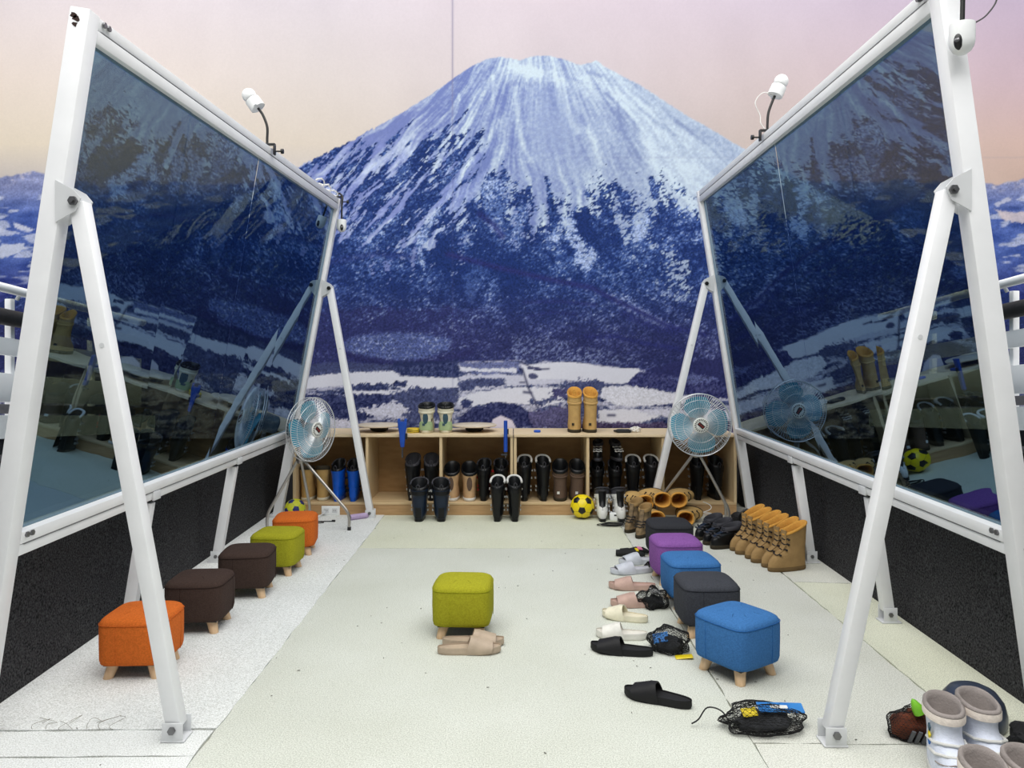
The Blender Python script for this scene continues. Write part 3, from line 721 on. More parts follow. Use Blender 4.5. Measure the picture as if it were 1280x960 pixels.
# ------------------------------------------------------------------ fans
CHR = M('chrome_wire', (214,216,218), .3, .45, .03)
FBL = bpy.data.materials.new('translucent_blue_plastic'); FBL.use_nodes = True
_b = FBL.node_tree.nodes['Principled BSDF']; _b.inputs['Base Color'].default_value = (*s2l((74,168,196)), 1); _b.inputs['Roughness'].default_value = .25
_b.inputs['Transmission Weight'].default_value = .25; _b.inputs['IOR'].default_value = 1.3
_n = FBL.node_tree.nodes.new('ShaderNodeTexNoise'); _n.inputs['Scale'].default_value = 14
_r = FBL.node_tree.nodes.new('ShaderNodeValToRGB'); _r.color_ramp.elements[0].color = (*s2l((62,156,188)), 1); _r.color_ramp.elements[1].color = (*s2l((96,184,208)), 1)
FBL.node_tree.links.new(_n.outputs['Fac'], _r.inputs['Fac']); FBL.node_tree.links.new(_r.outputs['Color'], _b.inputs['Base Color'])
STEEL = M('bare_steel_tube', (176,172,166), .35, .75, .06, 20)
MOT = M('motor_grey', (92,108,120), .4, .2)
BADGE = M('badge_white', (226,228,222), .4); BRED = M('badge_red', (150,48,40), .4); DARK = M('near_black', (22,22,24), .5)
def fan(label, loc, face, hubz, legs, rad=.246):
    """face: heading of the front in degrees from -Y; legs: list of foot positions (x, y) relative to loc"""
    r = thing('pedestal_fan', label, 'fan', loc, 0, 'pedestal fans')
    H = Matrix.Translation((0, 0, hubz)) @ Matrix.Rotation(math.radians(face), 4, 'Z') @ Matrix.Rotation(PI/2, 4, 'X')   # local z -> front
    def head(mb_fn, name, mat, parent=r, **k):
        mb = MB(); mb_fn(mb); mb.v = [tuple(H @ Vector(p)) for p in mb.v]; return mb.build(name, mat, parent, **k)
    def prof_f(q): return .045+.050*math.sqrt(max(0, 1-q*q*.92))-.014
    def prof_b(q): return -.03-.065*math.sqrt(max(0, 1-q*q*.92))+.045
    def guard(prof, n, r0):
        def fn(mb):
            for i in range(n):
                a = 2*PI*i/n
                pts = []
                for q in np.linspace(r0/rad, 1, 8):
                    aa = a+.25*(1-q)
                    pts.append((q*rad*math.cos(aa), q*rad*math.sin(aa), prof(q)))
                mb.tube(pts, .0017, 4)
            for q in (r0/rad, .55, .8):
                mb.tube([(q*rad*math.cos(a), q*rad*math.sin(a), prof(q)) for a in np.linspace(0, 2*PI, 41)[:-1]], .0016, 4, True)
        return fn
    head(guard(prof_f, 84, .058), 'front_guard', CHR)
    head(guard(prof_b, 56, .09), 'rear_guard', CHR)
    head(lambda mb: mb.tube([(rad*math.cos(a), rad*math.sin(a), prof_f(1)) for a in np.linspace(0, 2*PI, 57)[:-1]], .0042, 8, True).tube([(rad*math.cos(a), rad*math.sin(a), prof_b(1)) for a in np.linspace(0, 2*PI, 57)[:-1]], .003, 6, True), 'guard_rim', CHR)
    for k in range(4):
        def blade(mb, k=k):
            rows = []
            for t in np.linspace(0, 1, 9):
                rr = .045+.180*t; half = (.022+.098*math.sin(min(1, t*1.15)*PI/2)) * (1-.30*(max(0, t-.7)/.3)**2)
                row = []
                for s_ in np.linspace(-1, 1, 8):
                    off = s_*half; a = PI/2*k+.12+off/max(rr, .09); row.append((rr*math.cos(a), rr*math.sin(a), .012+.022*s_*(1-.3*t)+.004*math.cos(s_*PI/2)))
                rows.append(row)
            n = 8
            top = [p for rw in rows for p in rw]; bot = [(x, y, z-.003) for x, y, z in top]
            fs = []
            for i in range(len(rows)-1):
                for j in range(n-1):
                    q = (i*n+j, i*n+j+1, (i+1)*n+j+1, (i+1)*n+j); fs.append(q); fs.append(tuple(reversed([v+len(top) for v in q])))
            edge = [j for j in range(n)]+[i*n+n-1 for i in range(1, len(rows))]+[(len(rows)-1)*n+j for j in range(n-2, -1, -1)]+[i*n for i in range(len(rows)-2, 0, -1)]
            for a, b in zip(edge, edge[1:]+edge[:1]): fs.append((b, a, a+len(top), b+len(top)))
            mb.add(top+bot, fs)
        head(blade, 'blade', FBL, smooth=50)
    head(lambda mb: mb.lathe([(.047, -.012), (.05, .0), (.046, .03), (.02, .036)], 24), 'blade_hub', FBL)
    bd = head(lambda mb: mb.lathe([(.060, .078), (.062, .084), (.057, .089), (.001, .0905)], 32), 'badge', BADGE)
    def ticks(mb):
        for i in range(20):
            a = 2*PI*i/20; c = Matrix.Translation((0, 0, .0905)) @ Matrix.Rotation(a, 4, 'Z')
            mb.box((.045, 0, 0), (.014, .006, .0012), c)
    head(ticks, 'tick_ring', DARK, bd)
    R45 = Matrix.Translation((0, 0, .0915)) @ Matrix.Rotation(math.radians(-42), 4, 'Z')
    head(lambda mb: mb.box((0, 0, 0), (.058, .030, .0014), R45), 'emblem', DARK, bd)
    R46 = Matrix.Translation((0, 0, .0926)) @ Matrix.Rotation(math.radians(-42), 4, 'Z')
    head(lambda mb: [mb.box((s, 0, 0), (.010, .012, .0012), R46) for s in (-.017, 0, .017)], 'emblem_mark', BRED, bd)
    head(lambda mb: mb.lathe([(.055, -.20), (.072, -.185), (.078, -.10), (.07, -.055), (.03, -.05)], 24), 'motor_housing', MOT)
    head(lambda mb: mb.cyl((0, 0, -.06), (0, 0, .012), .012), 'shaft', STEEL)
    back = H @ Vector((0, 0, -.12))
    top = Vector((back.x*.8, back.y*.8, hubz-.225))
    MB().tube([(back.x, back.y, hubz-.06), (back.x, back.y, hubz-.12), top], .017, 10).build('neck', STEEL, r)
    MB().lathe([(.028, -.03), (.032, 0), (.028, .035), (.02, .04)], 16, Matrix.Translation(top-Vector((0, 0, .02)))).build('leg_collar', STEEL, r)
    for fx_, fy_ in legs:
        f = Vector((fx_, fy_, 0)); d = (f-Vector((top.x, top.y, 0)))
        k1 = Vector((top.x, top.y, 0))+d*.93
        p = [top+Vector((0, 0, .0)), top+Vector((d.x*.12, d.y*.12, -.045)), Vector((k1.x, k1.y, .165)), Vector((f.x-d.x*.015, f.y-d.y*.015, .13)), Vector((f.x, f.y, .095)), Vector((f.x, f.y, .012))]
        lg = MB().tube(p, .0115, 10).build('leg', STEEL, r)
        MB().cyl((f.x, f.y, 0), (f.x, f.y, .028), .0145).build('foot', DARK, lg)
    return r
fan('chrome caged fan with blue blades at the far end of the left mirror', (-1.60, 6.06, 0), 62, .785, [(.328, -.06), (-.30, -.10), (-.06, .24)], .25)
fan('chrome caged fan with blue blades in front of the right shoe cabinet', (1.50, 6.16, 0), -3, .812, [(.235, -.02), (.27, .20), (-.30, .23)], .248)
# ------------------------------------------------------------------ little white cameras clamped to the mirror frames
CAMW = M('camera_white', (238,240,240), .35, var=.02)
def gooseneck(r, pts, rad=.008):
    MB().tube(pts, rad, 8).build('gooseneck', BLK, r)
def smooth_path(P, n=6):
    P = [Vector(p) for p in P]; out = []
    for i in range(len(P)-1):
        a = P[max(i-1, 0)]; b = P[i]; c = P[i+1]; d = P[min(i+2, len(P)-1)]
        for k in range(n):
            t = k/n; out.append(0.5*((2*b)+(c-a)*t+(2*a-5*b+4*c-d)*t*t+(3*b-a-3*c+d)*t**3))
    out.append(P[-1]); return out
def clamp(r, c, sd):
    """spring clamp round the top rail, c = point on the rail's top edge (local)"""
    b = MB(); c = Vector(c)
    b.box(c+Vector((0, -.0, .012)), (.10, .03, .012)); b.box(c+Vector((-.045, 0, -.02)), (.012, .028, .065)); b.box(c+Vector((.045, 0, -.02)), (.012, .028, .065))
    o = b.build('clamp', BLK, r, bevel=.003)
    k = MB(); k.cyl(c+Vector((-sd*.05, 0, -.03)), c+Vector((-sd*.085, 0, -.03)), .005); k.cyl(c+Vector((-sd*.085, 0, -.03)), c+Vector((-sd*.10, 0, -.03)), .015, n=10); k.build('clamp_screw', BLK, o)
def dome_camera(label, S, Y, neck, tilt, size=.052, cable=None, look=None, sphere=True, lens=True):
    base = S.p(Y, S.zt(Y)+.002); r = thing('security_camera', label, 'camera', base, 0, 'cameras on the mirror frames')
    clamp(r, (0, 0, 0), S.side)
    pth = smooth_path(neck); gooseneck(r, pth)
    tip = pth[-1]; d = (pth[-1]-pth[-2]).normalized()
    R = frame_to(d).to_4x4(); R.translation = tip
    if look:
        lv = Vector(look); R = R @ Matrix.Rotation(math.atan2(lv.dot(R.to_3x3().col[1]), lv.dot(R.to_3x3().col[0])), 4, 'Z')
    s = size
    body = MB().lathe([(s*.80, 0), (s*.98, s*.03), (s*1.0, s*.15), (s*.98, s*1.35), (s*.90, s*1.42)] if sphere else
                      [(s*.75, 0), (s*.98, s*.06), (s*1.0, s*.25), (s*1.0, s*1.55), (s*.93, s*1.95), (s*.72, s*2.35), (s*.40, s*2.58), (s*.01, s*2.66)], 28, R).build('body', CAMW, r)
    if sphere:
        MB().lathe([(s*.86, s*1.40), (s*.86, s*1.47)], 24, R).build('gap_ring', DARK, body)
        MB().ball((0, 0, s*2.05), s*.92, 24, 14, T=R).build('camera_head', CAMW, r)
        MB().box((s*1.1, 0, s*.08), (s*.5, s*.4, s*.1), R).build('mount_tab', CAMW, body)
    else:
        Rl = R @ Matrix.Translation((s*.66, 0, s*1.75)) @ Matrix.Rotation(math.radians(72), 4, 'Y')
        MB().ball((0, 0, 0), s*.54, 18, 10, (1.3, .72, .92), T=Rl).build('lens_window', DARK, body)
        Rg = R @ Matrix.Translation((s*1.02, 0, s*1.70)) @ Matrix.Rotation(math.radians(90), 4, 'Y')
        MB().lathe([(s*.2, 0), (s*.2, s*.12), (s*.12, s*.16)], 16, Rg).build('lens', BOLT, body)
    if cable:
        MB().tube(smooth_path([tip+Vector(p) for p in cable[0]] if cable[2] else cable[0]), .0028, 6).build('cable', cable[1], r)
    return r
WCB = M('white_cable', (225,225,222), .5)
dome_camera('white ball camera on a black gooseneck, on the top rail of the left mirror', SL, 4.72,
            [(0, 0, .01), (.0, 0, .05), (.0, -.0, .12), (-.025, 0, .19), (-.055, 0, .235)], 0, .047)
dome_camera('white ball camera with a looped white cable on the right mirror top rail', SR, 4.72,
            [(0, 0, .01), (.0, 0, .05), (.006, 0, .12), (.03, 0, .19), (.045, 0, .225)], 0, .047,
            ([(-.0, 0, .0), (-.07, .0, .02), (-.12, 0, -.04), (-.09, 0, -.12), (-.085, 0, -.17), (-.05, 0, -.215)], WCB, True))
dome_camera('large white camera hanging at the near top corner of the right mirror', SR, 2.80,
            [(0, 0, .01), (.0, -.03, .10), (.02, -.10, .15), (.03, -.135, .10), (.026, -.14, .0), (.022, -.14, -.195)], 0, .041,
            ([(.04, 0, .0), (.085, 0, .03), (.12, 0, .09), (.08, 0, .15), (.0, 0, .20), (-.04, 0, .22)], BLK, True), look=(-.75, -.66, 0), sphere=False)
dome_camera('small white camera hanging from a gooseneck at the far top corner of the left mirror', SL, 6.50,
            [(0, 0, .01), (.02, -.01, .04), (.06, -.05, .0), (.056, -.06, -.06), (.054, -.06, -.19)], 0, .040, None, look=(.25, -.97, 0), sphere=False)
t = thing('coiled_cable', 'white cable coiled over the far end of the left top rail', 'cable', SL.p(6.15, SL.zt(6.15)))
pts = []
for i in range(60):
    a = i*.62; pts.append((.03*math.cos(a)*(1+.2*math.sin(i)), -.28+.0105*i+.03*math.sin(a*1.0), .022+.016*math.sin(a)*math.cos(a*.5)+.012))
MB().tube(pts, .005, 6).build('cable', WCB, t)
# ------------------------------------------------------------------ footwear builders (toe towards -Y, heel towards +Y)
def oval(yf, yb, w, z, n=22, e=2.5, slope=0.0, toe=0.0, cx=0.0):
    P = []; cy = (yf+yb)/2; h = (yb-yf)/2
    for j in range(n):
        a = 2*PI*j/n; c, s = math.cos(a), math.sin(a)
        x = math.copysign(abs(c)**(2/e), c)*w; y = math.copysign(abs(s)**(2/e), s)*h
        k = 1-toe*max(0, -y/h)
        P.append((cx+x*k, cy+y, z+slope*y))
    return P
def sole_outline(L, n=28, grow=0.0, cx_=1):
    """foot-shaped outline, y from +L/2 (heel) to -L/2 (toe)"""
    P = []
    for j in range(n):
        a = 2*PI*j/n; s = math.sin(a); c = math.cos(a); y = s*L/2
        t = .5-y/L      # 0 heel .. 1 toe
        w = np.interp(t, [0, .12, .3, .5, .72, .88, 1], [.034, .038, .036, .038, .049, .048, .038])
        k = abs(c)**.80
        P.append(((math.copysign(1, c)*w*k+ .006*cx_*math.sin(t*PI*1.1-.5))*(1+grow*12), y*(1+grow*4)))
    return P
def slide(label, loc, rz, mat, matin, group, L=.285, flip=1, tilt=None):
    r = thing('slide_sandal', label, 'sandal', loc, rz, group)
    if tilt: r.rotation_euler = tilt
    def ring(z, g, bow=0.0): return [(x, y, z+.016*max(0, (-y/L-.28)*2.2)**2*1.6+.006*max(0, y/L-.3)*2+bow*0) for x, y in sole_outline(L, 30, g, flip)]
    rings = [ring(0, -.006), ring(.005, 0), ring(.014, .001), ring(.018, -.0004), ring(.022, .0006), ring(.029, .0008), ring(.0325, -.001)]
    o = MB().loft(rings, True, False).build('sole', mat, r, smooth=40)
    inner = [ring(.0325, -.001), ring(.0325, -.004), ring(.0265, -.0055), [(x*.5, y*.6, .0255) for x, y, z in ring(.025, -.006)], [(x*.02, y*.02, .0255) for x, y, z in ring(.025, -.006)]]
    MB().loft(inner, False, True).build('footbed', matin, r, smooth=40)
    st = MB(); outr, innr = [], []
    for i, t in enumerate(np.linspace(.46, .86, 9)):
        y = L*(.5-t); w = np.interp(t, [.46, .72, .86], [.042, .051, .050]); h = np.interp(t, [.46, .6, .86], [.052, .050, .026])
        if i in (0, 8): h *= 1.02
        ro, ri = [], []
        for a in np.linspace(-.12*PI, 1.12*PI, 15):
            ca = math.copysign(abs(math.cos(a))**.75, math.cos(a)); sa = math.sin(a)
            yy = y-.018*max(0, sa)*(1 if t < .6 else .2)
            bz = .022
            ro.append((ca*w+.006*flip, yy, bz+sa*h)); ri.append((ca*(w-.0055)+.006*flip, yy, bz+sa*(h-.0055)))
        outr.append(ro); innr.append(ri)
    loop = [a+list(reversed(b)) for a, b in zip(outr, innr)]
    st.loft(loop, True, True).build('strap', mat, r, smooth=45)
    return r
def leather(name, c, rough=.7, bump=.25): return M(name, c, rough, var=.12, scale=18, bump=bump, bscale=140, spec=.3)
MT = dict(tan=leather('tan_nubuck', (158,128,84), .85), tansh=leather('tan_shelf', (186,152,96), .85), yellow=M('yellow_lining', (208,152,66), .9, var=.08, bump=.3, scale=60),
          dsole=leather('dark_rubber', (54,48,36), .8), navy=leather('navy_shell', (24,36,54), .35, .05), black=leather('black_shell', (17,18,20), .35, .05),
          white=leather('white_shell', (214,214,210), .4, .05), beige=leather('beige_boot', (190,156,118), .7), brown=leather('brown_boot', (92,74,62), .75),
          blue=leather('blue_shell', (14,84,190), .3, .03), red=leather('red_trim', (190,30,40), .4, .03), cream=leather('cream_boot', (214,208,186), .6),
          teal=leather('slate_patch', (52,78,92), .5), sage=leather('sage_heel', (150,170,128), .5), grey=leather('grey_felt', (150,142,138), .95), 
          iwhite=leather('ice_white_boot', (212,218,232), .5), lace=M('dark_lace', (32,26,24), .7), silver=M('buckle_silver', (190,192,194), .3, .7),
          camo=M('camouflage_cloth', (52,44,36), .9, scale=24, rgb2=(150,126,92)), tsole=leather('tan_rubber', (112,90,58), .8), shade=leather('charcoal_tongue', (62,62,68), .7))
def boot(label, loc, rz, upper, sole, lining, group, H=.31, L=.29, W=.056, name='boot', cat='boot', collar=.55, laces=None, heel=None, cuff=None, fur=False, rot=None, scale=1.0, loop=False, lab=None, spine=None, cheap=False, slope=.10, flare=1.0, flap=None, plush=False, band=False):
    r = thing(name, label, cat, loc, rz, group); r.scale = (scale,)*3
    if rot is not None: r.rotation_euler = rot
    f, b = -L*.64, L*.36
    n = 20 if cheap else 26
    S_ = MB().loft([oval(f+.004, b-.004, W*.88, 0, n, 2.6, 0, .12), oval(f-.002, b+.002, W*.95, .006, n, 2.6, 0, .12), oval(f-.003, b+.003, W*.96, .022, n, 2.6, 0, .12), oval(f, b, W*.93, .028, n, 2.6, 0, .12)])
    S_.build('sole', sole, r, smooth=50)
    prof = [(.026, 1.0, 1.0, .90), (.045, 1.0, 1.0, .94), (.065, .96, 1.0, .94), (.085, .86, .99, .92), (.105, .70, .98, .90), (.125, .54, .97, .87), (.145, .43, .97, .86), (.17, .365, .98, .87), (.20, .34, 1.0, .89), (.24, .345, 1.02, .93), (.28, .36, 1.05, .97), (.31, .37, 1.07, 1.0)]
    k = H/.31; rings = []
    for z, a, c, w_ in prof:
        zz = z if z < .11 else .11+(z-.11)*((H-.11)/.20)
        rings.append(oval(f*a, b*c, W*w_*(1+(flare-1)*ss_(zz, H*.3, H)), zz, n, 2.4, slope*ss_(zz, H*.6, H), .14))
    top = rings[-1]
    MB().loft(rings, True, False).build('upper', upper, r, smooth=60)
    fa, bb, ww = f*.37, b*1.07, W*flare
    def cr(d, z, up=0.0): return [(x, y, zz+up*(max(0, (y-fa)/(bb-fa))**1.6 if plush else (.5+.5*(y-fa)/(bb-fa)))) for x, y, zz in oval(fa+d, bb-d, ww-d, z, n, 2.4, slope, .1)]
    hi = .030*collar+.006
    inner = [cr(.012, H+.003, hi), cr(.016, H-.03), cr(.020, H-.12), cr(.03, max(.04, H-.20))]
    if plush: inner = [cr(.009, H+.008, hi), cr(.014, H-.005, hi*.7), cr(.017, H-.05, 0), cr(.026, H-.075, 0)]
    MB().loft([cr(-.002, H-.003), cr(-.0035, H, .0), cr(-.003, H+.004, hi), cr(.004, H+.010, hi*1.15)]+inner, False, True).build('lining', lining, r, smooth=70)
    if laces:
        def front(z):
            for (z0, r0), (z1, r1) in zip(zip([q[0][2] for q in rings], rings), zip([q[0][2] for q in rings][1:], rings[1:])):
                pass
            zs = [sum(p[2] for p in q)/len(q) for q in rings]; ys = [min(p[1] for p in q) for q in rings]
            return float(np.interp(z, zs, ys))
        MB().loft([[(x*wd, front(z)-.003+.010*(x/.6)**2*wd*8, z) for x in (-.5, -.25, 0, .25, .5)]+[(x*wd, front(z)+.006+.010*(x/.6)**2*wd*8, z) for x in (.5, .25, 0, -.25, -.5)] for z, wd in ([(.10, .034), (.13, .040), (.17, .044), (H+slope*fa+.02, .050)] if H > .2 else [(.085, .030), (.10, .032), (.118, .034), (H+.012, .034)])]).build('tongue', laces[1] if len(laces) > 1 else upper, r, smooth=50)
        for z in () if len(laces) > 2 else ((.105, .135, .168, .20, .235) if H > .2 else (.085, .10, .115)):
            if z > H+slope*fa-.005: continue
            y = front(z)
            MB().tube([(-.030, y+.012, z-.004), (-.012, y-.005, z+.004), (.012, y-.005, z-.002), (.030, y+.012, z+.006)], .0042, 6).build('lace', laces[0], r)
            for sx in (-1, 1): MB().box((sx*.033, y+.014, z), (.012, .012, .010)).build('eyelet', laces[0], r, bevel=.002, seg=1)
    def back(z):
        zs = [sum(p[2] for p in q)/len(q) for q in rings]; ys = [max(p[1] for p in q) for q in rings]; return float(np.interp(z, zs, ys))
    if heel:
        MB().loft([oval(b*.15, b*1.03, W*.96, .024, n, 2.4), oval(b*.12, b*1.03, W*1.0, .05, n, 2.4), oval(b*.3, b*1.015, W*.97, .085, n, 2.4), oval(b*.55, b*.99, W*.8, .10, n, 2.4)]).build('heel_cup', heel, r, smooth=50)
    if spine:
        m = MB(); P0, P1 = [], []
        for j in range(16):
            a = 2*PI*j/16; z = H*.56+H*.22*math.sin(a); x = W*.42*math.cos(a)
            y = back(z)-.006*(x/(W*.42))**2-slope*0; P0.append((x, y-.014, z)); P1.append((x*.92, y+.006, z))
        m.loft([P0, P1]).build('heel_spine', spine, r, smooth=40)
    if band:
        k_ = .74*H; zz_ = [q[0][2] for q in rings]
        def bw(z, g): return oval(f*.352-g, b*1.03+g, (W*.94*(1+(flare-1)*ss_(z, H*.3, H))+g), z, n, 2.4, slope*ss_(z, H*.6, H), .14)
        MB().loft([bw(k_, .0), bw(k_+.004, .005), bw(k_+.020, .006), bw(k_+.026, .001)], False, False).build('ankle_band', upper, r, smooth=40)
    if flap:
        fy = fa+.004; wd = ww*.72
        def fr(z, k, dy): return [(x*wd*k, fy+dy+.020*abs(x)**2, z-.018*abs(x)**3*(1 if z > H else 0)) for x in np.linspace(-1, 1, 9)]+[(x*wd*k, fy+dy+.012+.020*abs(x)**2, z-.018*abs(x)**3*(1 if z > H else 0)) for x in np.linspace(1, -1, 9)]
        MB().loft([fr(H-.03, .9, .004), fr(H+.01, 1, .0), fr(H+.04, 1.0, -.004), fr(H+.056, .92, -.003)]).build('tongue', flap, r, smooth=50)
    if loop:
        y = back(H)+.001
        MB().tube([(-.008, y, H-.02), (-.010, y+.008, H+.02), (0, y+.010, H+.034), (.010, y+.008, H+.02), (.008, y, H-.02)], .0035, 6).build('pull_loop', lining, r)
    if lab:
        MB().box((.015, back(.07)+.002, .075), (.022, .006, .022)).build('heel_label', lab, r)
    return r
def ss_(x, a, b):
    t = min(1, max(0, (x-a)/(b-a))); return t*t*(3-2*t)
def ski_boot(label, loc, rz, shell, group, cuffm, top, H=.33, L=.30, W=.052, trim=None, tongue=None, buckle=None, strap=True, scale=1.0, rot=None):
    r = thing('ski_boot', label, 'ski boot', loc, rz, group); r.scale = (scale,)*3
    if rot is not None: r.rotation_euler = rot
    f, b, n = -L*.62, L*.38, 22
    trim = trim or MT['black']; tongue = tongue or cuffm; buckle = buckle or MT['silver']
    MB().loft([oval(f, b, W*.62, 0, n, 3.4, 0, .05), oval(f, b, W*.64, .024, n, 3.4, 0, .05)]).build('sole', trim, r, smooth=40, bevel=0)
    rings = [oval(f+.012, b-.002, W*.66, .022, n, 2.6), oval(f+.010, b, W*.86, .045, n, 2.6), oval(f+.020, b, W*.92, .075, n, 2.5), oval(f*.80, b*.98, W*.92, .10, n, 2.4), oval(f*.60, b*.97, W*.88, .125, n, 2.3), oval(f*.47, b*.97, W*.86, .15, n, 2.2), oval(f*.42, b*.98, W*.86, .19, n, 2.2)]
    MB().loft(rings).build('lower_shell', shell, r, smooth=55)
    cf = []
    for z, a, c, w_ in ((.115, .50, 1.02, .95), (.15, .50, 1.03, 1.0), (.20, .47, 1.05, 1.06), (.25 if H > .27 else H-.05, .46, 1.10, 1.16), (H-.03, .47, 1.16, 1.26), (H-.012, .46, 1.16, 1.24)):
        cf.append(oval(f*a, b*c, W*w_, z, n, 2.3, -.18*ss_(z, .12, .2)))
    MB().loft(cf, True, False).build('cuff', cuffm, r, smooth=55)
    a, c = f*.46, b*1.16
    pale = top is MT['white']; lin = MT['black'] if pale else top
    MB().loft([oval(a+.004, c-.004, W*1.16, H-.03, n, 2.3, -.18), oval(a+.006, c-.008, W*1.18, H-.004, n, 2.3, -.25), oval(a+.008, c-.012, W*1.14, H+.018, n, 2.3, -.42), oval(a+.014, c-.018, W*1.02, H+.022, n, 2.3, -.42), oval(a+.03, c-.03, W*.80, H-.01, n, 2.3, -.2), oval(a+.04, c-.05, W*.5, H-.10, n, 2.3)], False, True).build('liner', lin, r, smooth=60)
    rim = [(p[0]*1.02, p[1], p[2]+.004) for p in oval(a+.006, c-.010, W*1.14, H+.018, 40, 2.3, -.42) if p[1] < (a+c)/2+.02]
    rim.sort(key=lambda p: math.atan2(p[0], -(p[1]-(a+c)/2)))
    MB().tube(rim, .0095 if pale else .006, 8).build('liner_rim', MT['white'] if pale else MT['shade'], r)
    MB().tube([(-.010, c-.012, H-.03), (-.012, c+.006, H+.012), (0, c+.008, H+.026), (.012, c+.006, H+.012), (.010, c-.012, H-.03)], .004, 6).build('pull_loop', MT['shade'], r)
    MB().loft([[(x, y0-.004+.012*(x/wd)**2, z) for x in np.linspace(-wd, wd, 5)]+[(x, y0+.010, z) for x in np.linspace(wd, -wd, 5)] for z, y0, wd in ((.095, f*.80, .022), (.13, f*.56, .026), (.18, f*.475, .030), (.25, f*.47, .034), (H+.03, f*.54, .036))]).build('tongue', tongue, r, smooth=50)
    for z, y, wd in ((.075, f*.62, .94), (.11, f*.50, .93), (.185, f*.42, 1.06), (min(.25, H-.05), f*.42, 1.17)):
        bk = MB(); bk.box((W*wd+.007, y*.55, z), (.012, .060, .014)); bk.box((W*wd+.010, y*.2, z+.004), (.010, .018, .020)); bk.box((W*wd*.7, y*1.05, z+.004), (.012, .02, .016)); bk.build('buckle', buckle, r, bevel=.002, seg=1)
        bk = MB(); bk.box((-W*wd-.005, y*.45, z), (.012, .034, .016)); bk.build('catch', buckle, r, bevel=.002, seg=1)
    if strap:
        MB().loft([oval(a-.005, c+.004, W*1.2, H-.05, n, 2.3, -.18), oval(a-.005, c+.004, W*1.22, H-.02, n, 2.3, -.18)], False, False).build('power_strap', trim, r, smooth=55)
    MB().loft([[(x*.024, b*1.0+.002+.06*0-(abs(x))**2*.006, z) for x in (-1, -.5, 0, .5, 1)]+[(x*.024, b*.8, z) for x in (1, .5, 0, -.5, -1)] for z in (.03, .08, .115)]).build('heel_piece', trim, r, smooth=50)
    return r
def lie(toe_deg, tilt=90, yaw=0):
    """boot on its side, opening towards -Y"""
    return (Matrix.Rotation(math.radians(yaw), 3, 'Z') @ Matrix.Rotation(math.radians(tilt), 3, 'X') @ Matrix.Rotation(math.radians(toe_deg), 3, 'Z')).to_euler()
def px_at(px, Y): return (px-640)*Y/960

# ------------------------------------------------------------------ slides on the carpet
SM = {k: (leather('slide_'+k, c, .6, .1), leather('slide_bed_'+k, d, .7, .15)) for k, (c, d) in dict(
      beige=((184,166,146),(176,158,138)), grey=((196,200,208),(186,186,192)), pink=((188,158,146),(180,150,138)), cream=((226,220,196),(216,208,184)), white=((226,224,216),(214,210,200)), black=((24,24,26),(30,30,32))).items()}
def put(px, py, **k): x, y, z = G(px, py); return (x, y, 0.0)
slide('taupe slide sandal in front of the middle lime stool, nearer of its pair', (-.198, 3.565, 0), D(92), *SM['beige'], 'taupe slides', L=.295)
slide('taupe slide sandal half under the middle lime stool, farther of its pair', (-.185, 3.662, 0), D(90), *SM['beige'], 'taupe slides', L=.295, flip=-1)
slide('pale grey slide with its heel on a black net bag, nearer of the grey pair', put(790, 716), D(-80), *SM['grey'], 'pale grey slides', L=.285)
slide('pale grey slide beside the purple stool, farther of the grey pair', (.835, 5.06, 0), D(-80), *SM['grey'], 'pale grey slides', L=.27, flip=-1)
slide('dusty pink slide alone on the carpet between grey slides and another pink slide', put(790, 736), D(-97), *SM['pink'], 'dusty pink slides', L=.275)
slide('dusty pink slide with a black net bag against its heel', put(795, 758), D(-92), *SM['pink'], 'dusty pink slides', L=.28, flip=-1)
slide('cream slide just in front of the pink slide by the charcoal stool', put(781, 774), D(-116), *SM['cream'], 'cream slides', L=.245)
slide('off-white slide mostly hidden behind a black slide', put(777, 797), D(-100), *SM['white'], 'white slides', L=.25)
slide('black slide lying next to the net bag with the yellow tag', put(777, 816), D(-107), *SM['black'], 'black slides', L=.29)
slide('black slide lying alone at the front of the carpet', put(822, 877), D(-116), *SM['black'], 'black slides', L=.275, flip=-1)

# ------------------------------------------------------------------ six tan boots in a row along the right side board
where = ['nearest', 'second from the camera', 'third from the camera', 'fourth from the camera', 'fifth from the camera', 'farthest']
first = None
for i in range(6):
    loc = (1.795-.022*i+(.01 if i % 2 else 0), 4.93+.103*i, 0); rz = D(-72+(1.5 if i % 2 else -1))
    lb = 'tan laced boot with yellow lining, %s in the row' % where[i]
    if first is None:
        first = boot(lb, loc, rz, MT['tan'], MT['tsole'], MT['yellow'], 'row of tan boots', H=.262, L=.27, W=.047, laces=(MT['lace'],), collar=-.05, slope=.42)
    else: dup(first, lb, loc, rz)
# heap of tan boots lying with their openings to the room
heap = [(px_at(817, 6.12), 6.10, .070, -90, 4, 'tan boot lying on its side, front left of the tan heap'),
        (px_at(859, 6.12), 6.10, .070, 90, -8, 'tan boot lying on its side, front right of the tan heap'),
        (px_at(825, 6.2), 6.20, .200, -90, 2, 'tan boot lying on top of the heap in the middle'),
        (px_at(851, 6.2), 6.20, .200, 90, -4, 'tan boot lying on top at the right of the heap'),
        (px_at(803, 6.25), 6.24, .170, -90, 8, 'tan boot lying at the far left of the heap behind camouflage boots')]
for x, y, z, toe, yaw, lb in heap:
    b_ = boot(lb, (x, y, z), 0, MT['tansh'], MT['dsole'], MT['yellow'], 'heap of tan boots', H=.25, L=.22, W=.061, laces=(MT['lace'],), collar=.2, cheap=True)
    R_ = Matrix(lie(toe, 90, yaw).to_matrix()); b_.rotation_euler = R_.to_euler()
    b_.location = Vector((x, y, z)) + R_ @ Vector((0, .0, -.25))
